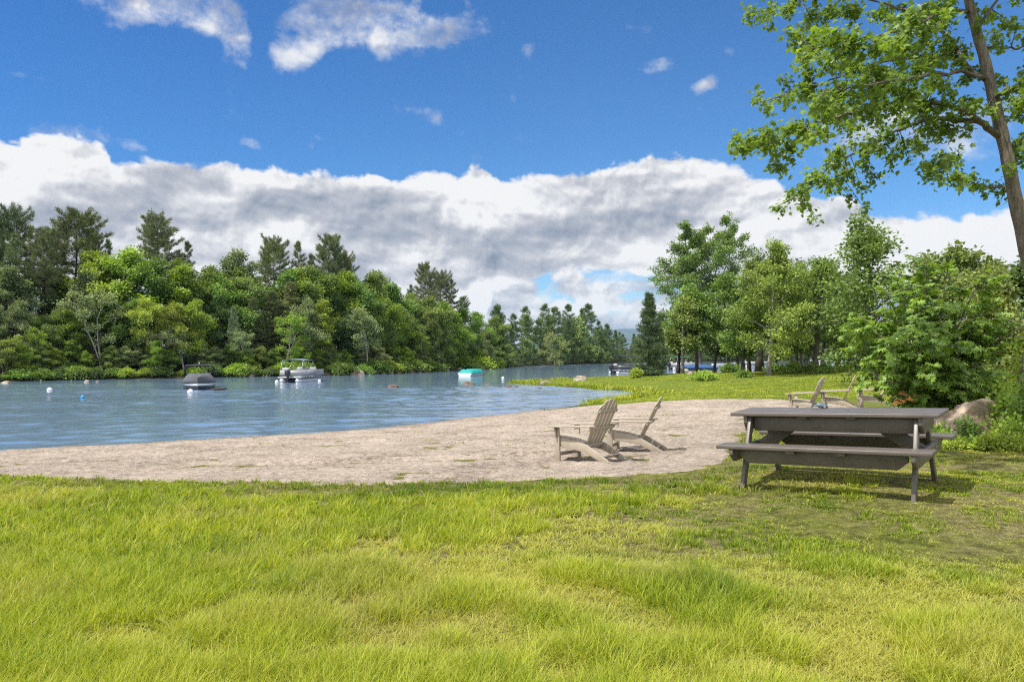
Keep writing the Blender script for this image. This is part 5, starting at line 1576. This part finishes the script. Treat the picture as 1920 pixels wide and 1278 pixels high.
# ------------------------------------------------------------------ grass
def grass():
    rg = np.random.default_rng(3)
    NB = 18
    n = 56000
    d = np.exp(rg.uniform(math.log(2.05), math.log(78), n))
    x = rg.uniform(-1, 1, n) * (.84 * d + 1.0)
    # denser close to the camera
    n2 = 9000
    d2 = rg.uniform(2.0, 5.2, n2); x2 = rg.uniform(-1, 1, n2) * (.76 * d2 + .6)
    d = np.concatenate([d, d2]); x = np.concatenate([x, x2])
    s = sdist(NEAR, x, d)
    sm = sandm(x, d)
    # long lush grass on the left and at the front, worn thin turf on the right and along the sand
    A = fbm(x * .55, d * .75, 21, 4); Bn = fbm(x * 1.9, d * 1.9, 25, 3)
    edge = sstep(.2, 1.9, -sm)                                     # short near the sand
    lush = sstep(.34, .60, A + .16 - .085 * np.clip(x, -3, 5) * (d < 12) + .15 * (d < 3.2) * (x < 0)) * (.3 + .7 * edge)
    worn = sstep(.5, .64, Bn + .11 * sstep(-.2, 2.0, x) - .12 * (x < -.6) - .08 * (d < 3)) * (d < 13)
    tx, ty = TABLE.location.x, TABLE.location.y
    near_t = np.exp(-(((x - tx) / 1.6) ** 2 + ((d - ty) / 1.3) ** 2))
    worn = np.clip(worn + .35 * near_t * (Bn > .47), 0, 1)
    fringe = (s > -.25) & (s < 1.2) & (d > 24)
    keep = (s > .25) & (sm < .03) & (rg.random(len(x)) > .08 * worn)
    spr = (sm >= .03) & (s > .3) & (rg.random(len(x)) < .02 * (vn(x * .6, d * .8, 61) > .62) + .0012)
    keep |= spr | (fringe & (sm < .2) & (rg.random(len(x)) < .8))
    band = (sm > -.3) & (sm < .12) & (s > .3) & (vn(x * 2.1, d * 2.1, 63) > .45); keep |= band & (rg.random(len(x)) < .5)
    x, d, lush, A, Bn, s, sm, worn, fringe = [q[keep] for q in (x, d, lush, A, Bn, s, sm, worn, fringe)]
    m = len(x)
    h = np.where(d < 13, .036 + .088 * lush, .075) * rg.uniform(.7, 1.35, m)
    h = np.where(d > 13, h * (1 - .35 * sstep(13, 25, d)), h)
    h = h * (1 - .55 * worn)
    h = np.where(fringe, rg.uniform(.18, .42, m), h)
    h = np.where(sm > 0, h * .8, h)
    rad = np.where(d < 9, .05, .05 + .012 * (d - 9)) * rg.uniform(.7, 1.4, m)
    # blades
    idx = np.repeat(np.arange(m), NB); k = len(idx)
    a = rg.uniform(0, 2 * PI, k); r = np.sqrt(rg.random(k)) * rad[idx]
    bx = x[idx] + np.cos(a) * r; by = d[idx] + np.sin(a) * r
    bz = ground(bx, by) + .035 * (fbm(bx * 1.3, by * 1.3, 77) - .5) * (np.hypot(bx, by) < 40) - .004
    bz = np.maximum(bz, ZW - .05)
    la = a + rg.normal(0, .7, k); lean = rg.uniform(.15, .95, k) + .25 * rg.random(k) ** 3
    lean = lean + .9 * worn[idx] * rg.random(k)
    wnd = np.array([.03, .0])
    H = h[idx] * rg.uniform(.45, 1.15, k)
    weed = (rg.random(m) < .09)[idx]                                # low broad-leaved plants among the blades
    lean = np.where(weed, lean + .9, lean); H = np.where(weed, H * .55, H)
    dist = np.hypot(bx, by)
    w = np.maximum(.0017, np.where(dist < 12, .00047, .0006) * dist) * rg.uniform(.7, 1.3, k) * np.where(weed, 4.2, 1)
    dx = np.cos(la) * lean + wnd[0]; dy = np.sin(la) * lean + wnd[1]
    wa = la + PI / 2 + rg.normal(0, .5, k)
    sx = np.cos(wa) * w; sy = np.sin(wa) * w
    def pt(f, ww):
        cx = bx + dx * H * f ** 1.7; cy = by + dy * H * f ** 1.7
        cz = bz + H * f * (1 - .28 * lean * f)
        return np.stack([cx - sx * ww, cy - sy * ww, cz], 1), np.stack([cx + sx * ww, cy + sy * ww, cz], 1)
    l0, r0 = pt(0., 1.); l1, r1 = pt(.5, .85); l2, r2 = pt(1., .0)
    V = np.stack([l0, r0, r1, l1, l2], 1).reshape(-1, 3)
    o5 = np.arange(k) * 5
    F4 = np.stack([o5, o5 + 1, o5 + 2, o5 + 3], 1); F3 = np.stack([o5 + 3, o5 + 2, o5 + 4], 1)
    # patches of fresh, dark and straw-coloured grass
    tb = .5 + .75 * (fbm(x * .8 + 40, d * .9, 33, 3) - .5) + .22 * lush - .30 * np.exp(-((sm + .55) / .45) ** 2) * (d < 12)
    tb = tb + rg.normal(0, .1, m)
    tb = tb + .22 * worn
    tint = np.clip(tb[idx] + rg.normal(0, .17, k) - .28 * weed, .02, 1.15)
    me_ = mk('grass', V, [F4, F3], M['grassb'], tint=np.repeat(tint, 5))
    me_['kind'] = 'stuff'
    dry = np.clip(sstep(.52, .7, fbm(x * 1.1, d * 1.3, 55, 3))[idx] * .35 + worn[idx] * .4 + (rg.random(k) < .07) * .7, 0, 1)
    at_ = me_.data.attributes.new('dry', 'FLOAT', 'POINT'); at_.data.foreach_set('value', np.repeat(dry, 5).astype(np.float32))
    print('grass blades', k)


def grassmat():
    m, t, b, o = newmat('meadow_grass')
    tint = t.node('ShaderNodeAttribute', {'attribute_name': 'tint'}).outputs['Fac']
    dry = t.node('ShaderNodeAttribute', {'attribute_name': 'dry'}).outputs['Fac']
    c = t.ramp(tint, [(0., (.075, .12, .02)), (.35, (.155, .235, .02)), (.7, (.31, .395, .022)), (1., (.48, .5, .07))])
    c = t.mix(t.m('MULTIPLY', dry, .75), c, (.42, .36, .15))
    t.put(b.inputs['Base Color'], c); b.inputs['Roughness'].default_value = .5; b.inputs['Specular IOR Level'].default_value = .25
    tr = t.node('ShaderNodeBsdfTranslucent', None, Color=t.mix(1., c, (1.25, 1.2, .5), 'MULTIPLY'))
    mx = t.node('ShaderNodeMixShader', None, i0=.45, i1=b.outputs[0], i2=tr.outputs[0])
    t.l.new(mx.outputs[0], o.inputs['Surface'])
    return m


M['grassb'] = grassmat()
grass()
